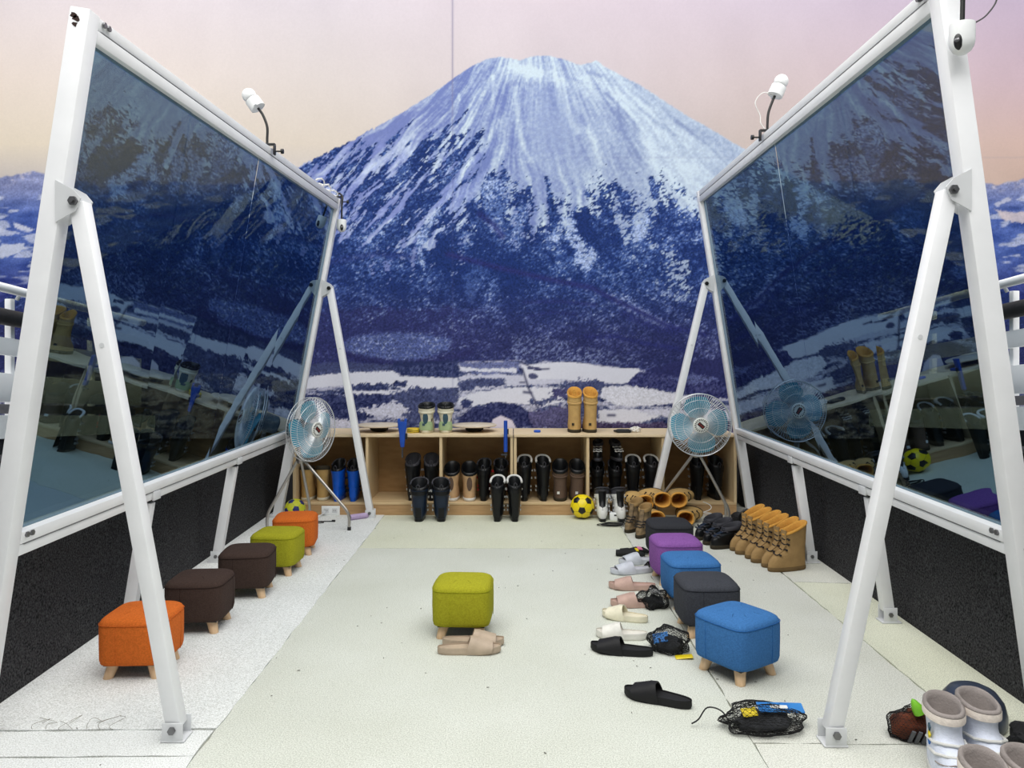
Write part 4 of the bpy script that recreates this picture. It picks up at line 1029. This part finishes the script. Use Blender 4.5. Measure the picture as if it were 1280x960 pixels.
boot('camouflage boot standing left of the tan heap, nearer of the pair', (1.01, 5.86, 0), D(-28), MT['camo'], MT['dsole'], MT['tan'], 'camouflage boots', H=.19, L=.24, W=.045, laces=(MT['lace'],))
boot('camouflage boot standing left of the tan heap, farther of the pair', (.965, 6.03, 0), D(-34), MT['camo'], MT['dsole'], MT['tan'], 'camouflage boots', H=.20, L=.24, W=.045, laces=(MT['lace'],))
# tall boots on the cabinets
for i, (px, lb) in enumerate(((718.5, 'left'), (738, 'right'))):
    boot('tall tan boot standing on top of the right cabinet, %s of the pair' % lb, (px_at(px, 6.72), 6.76, ZT), D(180+(4 if i else -3)), MT['tansh'], MT['dsole'], MT['yellow'], 'tall tan boots on the cabinet', H=.345, L=.26, W=.063, heel=None, spine=None, loop=True, lab=MT['dsole'], collar=-.05, slope=-.50, band=True)
for i, (px, lb) in enumerate(((533, 'left'), (556.5, 'right'))):
    boot('cream boot with slate spine on top of the cabinet, %s of the pair' % lb, (px_at(px, 6.68), 6.74, ZT), D(180+(3 if i else -3)), MT['cream'], MT['cream'], MT['black'], 'cream boots on the cabinet', H=.232, L=.27, W=.060, heel=MT['sage'], spine=MT['teal'], lab=MT['teal'], loop=True, collar=.0, flare=1.22, slope=-.22, band=True)
# boots inside and before the cabinets, heels to the room
SHZ = .1062
def pair(fn, pxs, Y, z, labels, **k):
    out = []
    for i, px in enumerate(pxs):
        kk = dict(k); kk['rz'] = D(k.get('ang', 180)+(4 if i else -4)); kk.pop('ang', None)
        out.append(fn(labels % ('left', 'right')[i], (px_at(px, Y-.09), Y, z), **kk))
    return out
pair(boot, (382, 401), 6.72, SHZ, 'plain tan boot in the leftmost cabinet bay, %s of the pair', upper=MT['tansh'], sole=MT['cream'], lining=MT['dsole'], group='tan boots in the leftmost bay', H=.265, L=.26, W=.058, cheap=True)
pair(ski_boot, (421, 440), 6.70, SHZ, 'bright blue ski boot in the leftmost bay, %s of the pair', shell=MT['blue'], group='blue ski boots', cuffm=MT['blue'], top=MT['black'], H=.29, L=.26, W=.047, trim=MT['blue'], buckle=MT['navy'], strap=False)
pair(ski_boot, (515, 538), 6.74, SHZ, 'black ski boot inside the bay behind the navy pair, %s one', shell=MT['black'], group='black ski boots behind the navy pair', cuffm=MT['black'], top=MT['shade'], H=.33, L=.28, W=.054)
pair(ski_boot, (523, 550), 6.385, 0, 'navy ski boot on the carpet before the cabinet, %s of the pair', shell=MT['navy'], group='navy ski boots', cuffm=MT['navy'], top=MT['black'], H=.285, L=.24, W=.062, ang=183)
pair(boot, (564.5, 586), 6.70, SHZ, 'beige boot with black tongue in the third bay, %s of the pair', upper=MT['beige'], sole=MT['white'], lining=MT['black'], group='beige boots', H=.27, L=.26, W=.061, heel=None, spine=MT['brown'], cheap=True, collar=.1, flare=1.15, slope=-.6)
pair(ski_boot, (605, 626), 6.72, SHZ, 'black ski boot with red buckles in the third bay, %s of the pair', shell=MT['black'], group='black and red ski boots', cuffm=MT['black'], top=MT['black'], H=.29, L=.26, W=.052, buckle=MT['red'])
pair(ski_boot, (622, 643), 6.39, 0, 'black ski boot on the carpet where the cabinets meet, %s of the pair', shell=MT['black'], group='black ski boots on the carpet', cuffm=MT['black'], top=MT['white'], H=.30, L=.25, W=.050)
pair(ski_boot, (656, 679), 6.71, SHZ, 'black pale-rimmed ski boot beside the brown boots, %s of the pair', shell=MT['black'], group='black ski boots beside the brown boots', cuffm=MT['black'], top=MT['white'], H=.32, L=.26, W=.052)
pair(boot, (701, 722), 6.70, SHZ, 'brown boot in the bay above the yellow football, %s of the pair', upper=MT['brown'], sole=MT['dsole'], lining=MT['black'], group='brown boots', H=.29, L=.26, W=.064, lab=MT['white'], cheap=True, collar=.2, slope=-.6, flare=1.08, band=True)
pair(ski_boot, (748, 770), 6.80, SHZ, 'black ski boot below the black trainers, %s of the pair', shell=MT['black'], group='black ski boots below the trainers', cuffm=MT['black'], top=MT['black'], H=.27, L=.26, W=.050)
pair(ski_boot, (793, 816), 6.72, SHZ, 'black pale-rimmed ski boot right of the trainers, %s of the pair', shell=MT['black'], group='black ski boots right of the fifth bay', cuffm=MT['black'], top=MT['white'], H=.32, L=.26, W=.052)
pair(ski_boot, (874, 897), 6.76, SHZ, 'black ski boot in the rightmost bay behind the fan, %s of the pair', shell=MT['black'], group='black ski boots behind the fan', cuffm=MT['black'], top=MT['black'], H=.31, L=.26, W=.052)
pair(ski_boot, (754, 775), 6.445, 0, 'white and black ski boot behind the charger box, %s of the pair', shell=MT['white'], group='white and black ski boots', cuffm=MT['white'], top=MT['shade'], tongue=MT['black'], H=.21, L=.26, W=.052, ang=0, strap=False)
# dark trainers leaning high in the fifth bay
for i, (px, lb) in enumerate(((748, 'left'), (770, 'right'))):
    b_ = boot('black trainer standing on ski boots in the fifth bay, %s of the pair' % lb, (px_at(px, 6.76), 6.80, 0.445), D(8 if i else -8), MT['black'], MT['shade'], MT['shade'], 'black trainers on the ski boots', H=.13, L=.25, W=.045, laces=(MT['white'], MT['shade']), cheap=True, name='trainer', cat='shoe')
# dark walking shoes at the far end of the tan row
for i, (x, y, a, lb) in enumerate(((1.56, 5.50, -66, 'nearest'), (1.53, 5.63, -60, 'middle one'), (1.50, 5.78, -56, 'farthest'))):
    boot('dark laced shoe at the far end of the tan boots, %s of three' % lb, (x, y, 0), D(a), MT['black'], MT['dsole'], MT['shade'], 'dark shoes by the tan boots', H=.13, L=.26, W=.050, laces=(MT['shade'], MT['navy']), name='shoe', cat='shoe')
# four white boots in the right foreground
for x, y, a, lb in ((1.450, 2.57, -18, 'left of the back pair, with bright stickers'), (1.588, 2.60, -8, 'right of the back pair by the helmet'), (1.362, 2.20, -12, 'left of the front pair at the frame edge'), (1.500, 2.21, -5, 'right of the front pair, in the bottom right corner')):
    q = boot('white boot with grey fleece lining, %s' % lb, (x, y, 0), D(a), MT['iwhite'], MT['white'], MT['grey'], 'white snowboard boots', H=.200, L=.27, W=.059, collar=.25, plush=True, slope=.0)
    TR = M('cream_trim', (218,208,198), .8, bump=.2, scale=60); fa_, bb_ = -.27*.64*.37, .27*.36*1.07
    MB().loft([oval(fa_-g_, bb_+g_, .059+g_, z_, 26, 2.4, .0, .1) for z_, g_ in ((.172, .0), (.175, .005), (.196, .005), (.200, .001))], False, False).build('collar_trim', TR, q, smooth=50)
    MB().tube([(.050*math.sin(b_), -.27*.64*.86+.050*(1-math.cos(b_))*1.3, .088-.018*abs(math.sin(b_))) for b_ in np.linspace(-1.35, 1.35, 13)], .0022, 5).build('vamp_seam', MT['grey'], q)
    for z_, yy_ in ((.118, -.085), (.095, -.118)):
        MB().tube([(-.056, yy_+.085, z_-.012), (-.05, yy_+.02, z_), (-.02, yy_-.006, z_+.006), (.02, yy_-.006, z_+.006), (.05, yy_+.02, z_), (.056, yy_+.085, z_-.012)], .005, 6).build('strap', MT['white'], q)
    if 'stickers' in lb:
        for px_, z_, m_ in ((-.0535, .15, MT['teal']), (-.0535, .125, M('sticker_yellow', (225,205,40), .5)), (-.0535, .105, M('sticker_blue', (40,110,190), .5))):
            MB().box((px_, -.03, z_), (.006, .020, .018), R=Matrix.Rotation(.5, 3, 'X')).build('sticker', m_, q, bevel=.001, seg=1)
# ------------------------------------------------------------------ footballs
def ico_ball(label, loc, r, main, dark, rot, group):
    t = thing('football', label, 'ball', loc, 0, group); t.rotation_euler = rot
    bm = bmesh.new(); bmesh.ops.create_icosphere(bm, subdivisions=4, radius=r); me = bpy.data.meshes.new('cover'); bm.to_mesh(me); bm.free()
    for p in me.polygons: p.use_smooth = True
    o = bpy.data.objects.new('cover', me); C.objects.link(o); o.parent = t; me.materials.append(main)
    bm = bmesh.new(); bmesh.ops.create_icosphere(bm, subdivisions=1, radius=1); V = [v.co.normalized().copy() for v in bm.verts]; bm.free()
    g = (1+5**.5)/2
    V = [Vector(p).normalized() for p in [(0,s1,s2*g) for s1 in (1,-1) for s2 in (1,-1)]+[(s1,s2*g,0) for s1 in (1,-1) for s2 in (1,-1)]+[(s2*g,0,s1) for s1 in (1,-1) for s2 in (1,-1)]]
    for v in V:
        nb = sorted([w_ for w_ in V if w_ is not v], key=lambda w_: (w_-v).length)[:5]
        e0 = (nb[0]-v*nb[0].dot(v)).normalized(); e1 = v.cross(e0)
        nb.sort(key=lambda w_: math.atan2(w_.dot(e1), w_.dot(e0)))
        pts = [(v*2+w_).normalized() for w_ in nb]
        ring = []
        for a, b in zip(pts, pts[1:]+pts[:1]):
            for k in range(3): ring.append(((a*(3-k)+b*k)/3))
        mb = MB(); rings = [[(q*f+v*(1-f)*.95).normalized()*rr for q in ring] for f, rr in ((1, r*.995), (.97, r*1.006), (.5, r*1.010), (.05, r*1.011))]
        mb.loft(rings).build('pentagon_patch', dark, t, smooth=60)
    # seams of the hexagons
    mb = MB()
    for i, v in enumerate(V):
        for w_ in V[i+1:]:
            if (w_-v).length < 1.2:
                a = (v*2+w_).normalized(); b = (w_*2+v).normalized(); mb.tube([a*r*1.0005, ((a+b)/2).normalized()*r*1.0005, b*r*1.0005], r*.012, 4)
    mb.build('seam', M('ball_seam', (150,140,30), .6), t)
    return t
YEL = M('ball_yellow', (240,214,14), .4, var=.04); YELG = M('ball_lime', (200,204,44), .5, var=.06)
bx_, by_, _ = G(727.5, 647); ico_ball('yellow football with black patches before the right cabinet', (bx_, by_-.03, .1015), .0995, YEL, BLK, (.35, .2, .5), 'footballs')
ico_ball('lime yellow football with navy patches behind the far orange stool', (px_at(368, 6.36), 6.38, .088), .086, YELG, M('ball_navy', (34,40,110), .5), (.1, .5, .9), 'footballs')
# ------------------------------------------------------------------ balance boards
WOODB = M('board_wood', (196,182,160), .5, scale=8, rgb2=(214,202,184), stretch=(2, 14, 2))
for px, lb, Y in ((474, 'left one by the mirror brace', 6.80), (593, 'right one, beside the cream boots', 6.80)):
    t = thing('balance_board', 'round wooden balance board on the left cabinet, %s' % lb, 'balance board', (px_at(px, Y), Y, ZT), 0, 'balance boards')
    MB().lathe([(.05, 0), (.075, .012), (.088, .042), (.05, .046)], 24).build('rocker', BLK, t)
    MB().lathe([(.19, .048), (.196, .052), (.196, .060), (.19, .064), (.001, .0642)], 36).build('disc', WOODB, t)
    MB().box((0, 0, .0655), (.10, .018, .002)).box((0, 0, .0655), (.018, .06, .002)).build('top_mark', M('board_mark', (220,214,200), .4), t)
# ------------------------------------------------------------------ blue clamps on the cabinet edge
CB = M('clamp_blue', (18,72,170), .4)
for i, (px, lb, a) in enumerate(((503, 'beside the yellow tape roll', 25), (632, 'at the joint of the two cabinets', 82))):
    x = px_at(px, 6.50)
    t = thing('bar_clamp', 'blue bar clamp on the cabinet edge %s' % lb, 'clamp', (x, 6.50, .52), D(a*0), 'blue bar clamps')
    wd = .030 if i else .036
    bar = MB().box((0, 0, .09), (.012, .016, .20)).build('bar', M('clamp_bar', (70,72,78), .4, .6), t)
    if i == 0:
        MB().loft([rrect(w_, .016, .009, 3, z) for z, w_ in ((.07, .016), (.12, .022), (.18, .026), (.24, .036), (.275, .040), (.285, .030))]).build('handle', CB, t)
        MB().box((-.028, 0, .295), (.022, .024, .03)).box((.028, 0, .295), (.022, .024, .03)).build('jaw', CB, t, bevel=.004)
        MB().box((.032, 0, .16), (.02, .02, .05)).build('trigger', DARK, t, bevel=.003)
    else:
        MB().loft([rrect(.016, .026, .009, 3, z) for z in (.03, .08, .20, .285, .292)]).build('handle', CB, t)
        MB().box((.018, 0, .20), (.016, .022, .045)).build('trigger', DARK, t, bevel=.003)
        MB().box((-.012, 0, .005), (.055, .024, .012)).build('jaw', M('clamp_bar', (70,72,78)), t, bevel=.002)
    MB().bbox((-.014, .008, .19), (.014, .10, .212)).build('jaw_pad', CB, t, bevel=.003)
    MB().cyl((0, 0, -.022), (0, 0, .0), .007).build('bar_tip', BOLT, t)
# ------------------------------------------------------------------ little things on the cabinets
t = thing('tape_roll', 'yellow tape roll with black stripes lying on the left cabinet', 'tape', (px_at(516, 6.66), 6.70, ZT))
MB().lathe([(.035, 0), (.054, 0), (.056, .004), (.056, .036), (.054, .04), (.035, .04), (.035, 0)], 28, cap=False).build('roll', M('tape_yellow', (220,190,50), .5), t)
for z in (.012, .026): MB().tube([(.0565*math.cos(a), .0565*math.sin(a), z+.004*math.sin(a*2)) for a in np.linspace(0, 2*PI, 29)[:-1]], .0022, 4, True).build('stripe', DARK, t)
t = thing('bottle_cap', 'small blue lid lying on the right cabinet', 'lid', (px_at(671.5, 6.72), 6.72, ZT))
MB().lathe([(.026, 0), (.030, .003), (.030, .016), (.024, .020), (.001, .021)], 20).build('lid', M('lid_blue', (40,90,200), .4), t); MB().tube([(.0302*math.cos(a), .0302*math.sin(a), .006) for a in np.linspace(0, 2*PI, 21)[:-1]], .0015, 4, True).build('rim', CB, t)
t = thing('goggles', 'black ski goggles lying on the right cabinet edge', 'goggles', (px_at(779, 6.70), 6.70, ZT))
MB().loft([rrect(a, b, .02, 4, z) for a, b, z in ((.06, .035, 0), (.066, .04, .008), (.064, .038, .022), (.05, .028, .03))]).build('lens_frame', DARK, t)
MB().tube(smooth_path([(-.06, 0, .012), (-.07, .05, .012), (0, .075, .012), (.07, .05, .012), (.06, 0, .012)]), .008, 6).build('strap', BLK, t)
t = thing('paper_slip', 'crumpled white tissue lying on the right cabinet beside the goggles', 'tissue', (px_at(795, 6.70), 6.72, ZT))
random.seed(3)
def lump(rx, ry, rz, seed, amp=.25, sub=3, flat=True):
    """crumpled blob resting on z=0"""
    bm = bmesh.new(); bmesh.ops.create_icosphere(bm, subdivisions=sub, radius=1)
    P = np.array([v.co[:] for v in bm.verts]); F = [tuple(v.index for v in f.verts) for f in bm.faces]; bm.free()
    k = 1+amp*((fbm(P[:, 0]*2.3+seed, P[:, 1]*2.3+P[:, 2]*1.7, 4, seed)-.5)*2.4)
    P = P*k[:, None]*np.array([rx, ry, rz]); 
    z = P[:, 2]; 
    if flat: z = np.maximum(z, -rz*.72)
    P[:, 2] = z-z.min()
    m = MB(); m.add(P.tolist(), F); return m
lump(.045, .035, .03, 5, .5).build('tissue', M('tissue_white', (225,222,216), .9), t, smooth=25)
# ------------------------------------------------------------------ charger box, cables, outlet, tube
t = thing('charger_box', 'white charger box on the carpet before the white and black ski boots', 'charger', G(768.5, 650))
MB().bbox((-.045, -.03, 0), (.045, .03, .062)).build('case', CAMW, t, bevel=.006); MB().box((0, -.0305, .045), (.02, .002, .012)).build('socket', DARK, t)
MB().cyl((-.03, 0, .062), (-.03, 0, .07), .008).build('button', WM2, t)
t = thing('black_cable', 'black cable coiled on the carpet in front of the white charger box', 'cable', G(762, 657))
pts = []
for i in range(70):
    a = i*.36; pts.append((.10*math.cos(a)*(1+.08*math.sin(i*.21))+.0009*i, .045*math.sin(a)*(1+.2*math.sin(i*.13)), .005+.0002*i))
MB().tube(smooth_path(pts, 2), .0035, 5).build('cord', BLK, t)
t = thing('white_cable', 'white cable looped before the right cabinet beside the tan heap', 'cable', (px_at(883, 6.35), 6.35, 0))
MB().tube(smooth_path([(.04*math.cos(i*.7), .03*math.sin(i*.7), .006+.006*i+.02*math.sin(i*.35)) for i in range(22)], 4), .0032, 5).build('cord', WCB, t)
t = thing('wall_outlet', 'white double outlet on the kickboard of the left cabinet', 'outlet', (px_at(413, 6.545), YF+.0035, .036))
MB().bbox((-.078, -.009, -.034), (.078, 0, .044)).build('plate', CAMW, t, bevel=.003)
for sx in (-.035, .035):
    s_ = MB().bbox((sx-.022, -.011, -.014), (sx+.022, -.0085, .024)).build('socket', WM2, t, bevel=.001)
    MB().box((sx-.007, -.0115, .006), (.003, .002, .012)).box((sx+.007, -.0115, .006), (.003, .002, .012)).build('slot', DARK, s_)
t = thing('fan_cord', 'grey fan cord running along the carpet to the outlet', 'cord', G(400, 652))
o_ = Vector(t.location)
MB().tube(smooth_path([Vector((px_at(406, 6.53), 6.53, .03))-o_, Vector((px_at(400, 6.45), 6.45, .02))-o_, Vector((px_at(392, 6.4), 6.40, .006))-o_, Vector((px_at(380, 6.3), 6.3, .006))-o_, Vector((px_at(368, 6.2), 6.2, .006))-o_], 5), .004, 6).build('cord', WCB, t)
MB().box(Vector((px_at(405, 6.53), 6.525, .03))-o_, (.03, .03, .025)).build('plug', WM2, t, bevel=.004)
t = thing('extension_lead', 'short black lead with a loop on the carpet by the far orange stool', 'cord', G(402, 653))
MB().tube(smooth_path([(-.06, -.03, .005), (-.02, -.045, .005), (.02, -.03, .005), (.01, 0, .005), (-.03, .005, .006), (.04, .01, .006), (.085, .012, .006)], 5), .005, 6).build('cord', BLK, t)
MB().box((.095, .012, .009), (.03, .018, .018)).build('plug', DARK, t, bevel=.004)
t = thing('cardboard_tube', 'lavender paper tube lying against the foot of the left mirror brace', 'tube', (px_at(449, 6.38), 6.40, .0245), 0)
MB().lathe([(.019, -.085), (.024, -.085), (.024, .085), (.019, .085), (.019, -.085)], 20, Matrix.Rotation(PI/2, 4, 'Y') @ Matrix.Rotation(.0, 4, 'X'), cap=False).build('tube', M('lavender_paper', (176,156,190), .7), t); MB().lathe([(.0195, -.07), (.0195, -.06)], 20, Matrix.Rotation(PI/2, 4, 'Y')).build('end_plug', M('lavender_dark', (120,104,132), .8), t)
t.rotation_euler = (0, 0, D(35))
# ------------------------------------------------------------------ black net bags and other dark bundles
NETM = M('black_net_cord', (14,14,15), .7)
def net_bag(label, loc, rz, dims, seed, items, group='black net bags', cord=None, bottom=None):
    r = thing('net_bag', label, 'net bag', loc, rz, group)
    m = lump(*dims, seed, .32, 4); o = m.build('net', NETM, r, smooth=0)
    md = o.modifiers.new('wire', 'WIREFRAME'); md.thickness = .0027; md.use_even_offset = False
    core = lump(dims[0]*.70, dims[1]*.62, dims[2]*.62, seed, .32, 3)
    core.v = [(x, y, z+.003) for x, y, z in core.v]
    core.build('contents', M('dark_contents', (26,27,30), .9, var=.4, scale=18, rgb2=(60,62,66)), r, smooth=50)  # dark things held in the net, own charcoal tone varied by noise
    for n_, lo, hi, mm_, R_ in items:
        c_ = [(a+b)/2 for a, b in zip(lo, hi)]; d_ = [b-a for a, b in zip(lo, hi)]
        MB().box(c_, d_, R=R_).build(n_, mm_, r, bevel=.003, seg=1)
    if cord: MB().tube(smooth_path(cord, 5), .0028, 5).build('drawstring', NETM, r)
    return r
PBL = M('pack_blue', (28,108,190), .4, scale=14, rgb2=(60,140,210)); PYE = M('pack_yellow', (232,206,30), .4)
RX = lambda a, b=0, c=0: (Matrix.Rotation(c, 3, 'Z') @ Matrix.Rotation(b, 3, 'Y') @ Matrix.Rotation(a, 3, 'X'))
net_bag('black net bag with a blue and yellow packet, in the right foreground', (.93, 2.86, 0), D(4), (.155, .085, .048), 12,
        [('blue_packet', (-.02, -.020, .068), (.165, .022, .073), PBL, RX(.55, .10, .10)), ('yellow_label', (-.08, -.028, .060), (-.022, .008, .065), PYE, RX(.55, -.05, .1)), ('white_label', (.03, -.008, .0735), (.10, .006, .0755), WCB, RX(.55, .10, .10))],
        cord=[(-.13, -.03, .03), (-.16, -.02, .075), (-.20, .02, .07), (-.235, .015, .03), (-.26, .02, .012)])
net_bag('black net bag with a yellow tag beside the black slide', (.735, 3.60, 0), D(-20), (.095, .075, .062), 31,
        [('yellow_tag', (.04, -.095, .004), (.12, -.055, .010), PYE, RX(0, -.1, .3)), ('blue_packet', (-.075, -.045, .055), (.0, .01, .062), PBL, RX(.6, -.3))])
net_bag('black net bag against the heel of the pink slide', (.775, 4.20, 0), D(10), (.080, .065, .06), 44, [('grey_card', (-.03, -.04, .09), (.03, 0, .095), M('card_grey', (140,140,138), .6), RX(.6, .2))])
net_bag('flat black net bag under the grey slide by the purple stool', (.915, 4.93, 0), D(10), (.075, .055, .030), 57, [('white_cord_end', (-.03, -.058, .006), (.03, -.05, .010), WCB, RX(0))])
t = thing('gloves', 'pair of black ski gloves with a pink and yellow tab on the carpet', 'gloves', G(793, 694))
MT_G = M('glove_black', (16,16,18), .8, bump=.3)
for i, (x, y, a, z) in enumerate(((-.02, -.03, 80, 0), (.02, .04, 100, 0))):
    g = MB(); 
    pts = [(-.10, 0), (-.03, 0), (.03, 0), (.06, 0)]
    Rm = Matrix.Translation((x, y, .022)) @ Matrix.Rotation(D(a-90), 4, 'Z')
    g.loft([[(px_, w_*math.cos(b), h_*math.sin(b)) for b in np.linspace(0, 2*PI, 15)[:-1]] for px_, w_, h_ in ((-.11, .034, .018), (-.06, .036, .021), (-.05, .028, .018), (0, .042, .021), (.03, .045, .019))], T=Rm)
    go = g.build('glove', MT_G, t, smooth=60)
    for k in range(4): MB().tube([Rm @ Vector((.02, -.033+.022*k, 0)), Rm @ Vector((.06, -.036+.024*k, .002)), Rm @ Vector((.09-.01*abs(k-1.5), -.036+.024*k, -.008))], [.012, .0115, .008], 8).build('finger', MT_G, go)
    MB().tube([Rm @ Vector((-.02, .035, 0)), Rm @ Vector((.015, .06, 0)), Rm @ Vector((.04, .064, -.005))], [.013, .012, .009], 8).build('thumb', MT_G, go)
MB().box((.035, -.01, .05), (.035, .03, .006), R=RX(.5, .2, .5)).build('tab', M('tab_pink', (222,130,170), .5), t); MB().box((.012, -.03, .045), (.02, .03, .006), R=RX(.5, .2, .5)).build('tab', PYE, t)
t = thing('black_bag', 'crumpled black bag against the foot of the right mirror behind the dark shoes', 'bag', (1.81, 5.86, 0))
lump(.14, .16, .11, 71, .4, 4).build('bag_body', M('bag_black', (14,14,16), .7, bump=.3, scale=20), t, smooth=40)
MB().tube(smooth_path([(-.1, -.1, .06), (-.1, -.12, .19), (.02, -.12, .21), (.06, -.10, .10)], 6), .009, 6).build('handle', BLK, t)
# right foreground bundle
t = thing('net_bag', 'net bag with rust brown shoes left of the white boots', 'net bag', (1.455, 2.78, 0), D(-15), 'black net bags')
o = lump(.095, .055, .065, 83, .3, 4).build('net', NETM, t, smooth=0); md = o.modifiers.new('wire', 'WIREFRAME'); md.thickness = .002; md.use_even_offset = False
q = lump(.085, .048, .058, 83, .3, 3); q.v = [(x, y, z+.003) for x, y, z in q.v]; q.build('contents', M('rust_suede', (128,62,34), .9, scale=12, rgb2=(60,44,40)), t, smooth=50)
MB().lathe([(.022, 0), (.020, .02), (.010, .045), (.001, .055)], 12, Matrix.Translation((.012, -.035, .108)) @ Matrix.Rotation(-.5, 4, 'Y')).build('green_tip', M('tip_green', (120,190,40), .5), t)
for k in range(4): MB().box((-.02+.022*k, -.056, .028), (.012, .006, .055), R=RX(.4, .25)).build('reflective_stripe', M('grey_tape', (92,94,98), .5), t)
t = thing('helmet', 'dark navy helmet behind the white snowboard boots', 'helmet', (1.74, 2.90, .0), D(-20))
MB().lathe([(.115, 0), (.122, .02), (.122, .06), (.112, .10), (.088, .135), (.05, .155), (.001, .162)], 28, Matrix.Diagonal((.92, 1.1, .86, 1))).build('shell', M('helmet_navy', (20,28,48), .3, scale=7, rgb2=(70,80,96)), t, smooth=60)
for k in (-1, 0, 1): MB().box((k*.05, -.06, .118-.012*abs(k)), (.018, .06, .01), R=RX(.55, k*.4)).build('vent', DARK, t, bevel=.003)
MB().tube([(.10*math.cos(a), .125*math.sin(a), .016) for a in np.linspace(PI*.05, PI*.95, 14)], .010, 6).build('rear_band', DARK, t)
t = thing('black_jacket', 'black bundled jacket between the helmet and the right side board', 'jacket', (1.79, 2.60, 0))
lump(.075, .14, .06, 97, .45, 4).build('cloth', M('jacket_black', (15,15,17), .8, bump=.3, scale=30), t, smooth=40)
MB().box((-.06, -.05, .075), (.03, .02, .004), R=RX(.2, -.4)).build('zip_tag', WCB, t)
# ------------------------------------------------------------------ loose threads at the carpet seam
t = thing('carpet_threads', 'loose dark threads pulled from the carpet seam at the left front', 'threads', (px_at(70, 2.82), 2.84, 0))
random.seed(11)
for k in range(7):
    x = -.10+.05*k; MB().tube(smooth_path([(x, 0, .001), (x+random.uniform(-.03, .02), random.uniform(0, .03), .012), (x+random.uniform(-.06, .05), random.uniform(.02, .07), random.uniform(.01, .03)), (x+random.uniform(-.09, .08), random.uniform(.03, .10), .004)], 4), .0008, 4).build('thread', M('thread_grey', (120,116,100), .8), t)

# ------------------------------------------------------------------ lint and crumbs on the carpet
random.seed(21); m = MB()
for k in range(70):
    x = random.uniform(-1.7, 1.6); y = random.uniform(2.5, 6.2); a = random.uniform(0, PI); l_ = random.uniform(.003, .012); w_ = random.uniform(.0015, .003)
    m.box((x, y, .0035), (l_, w_, .002), R=Matrix.Rotation(a, 3, 'Z'))
o = m.build('carpet_lint', M('lint_grey', (96,94,84), .9), None, smooth=0)
tag(o, 'dark lint crumbs scattered over the pale carpet', 'lint', kind='stuff')
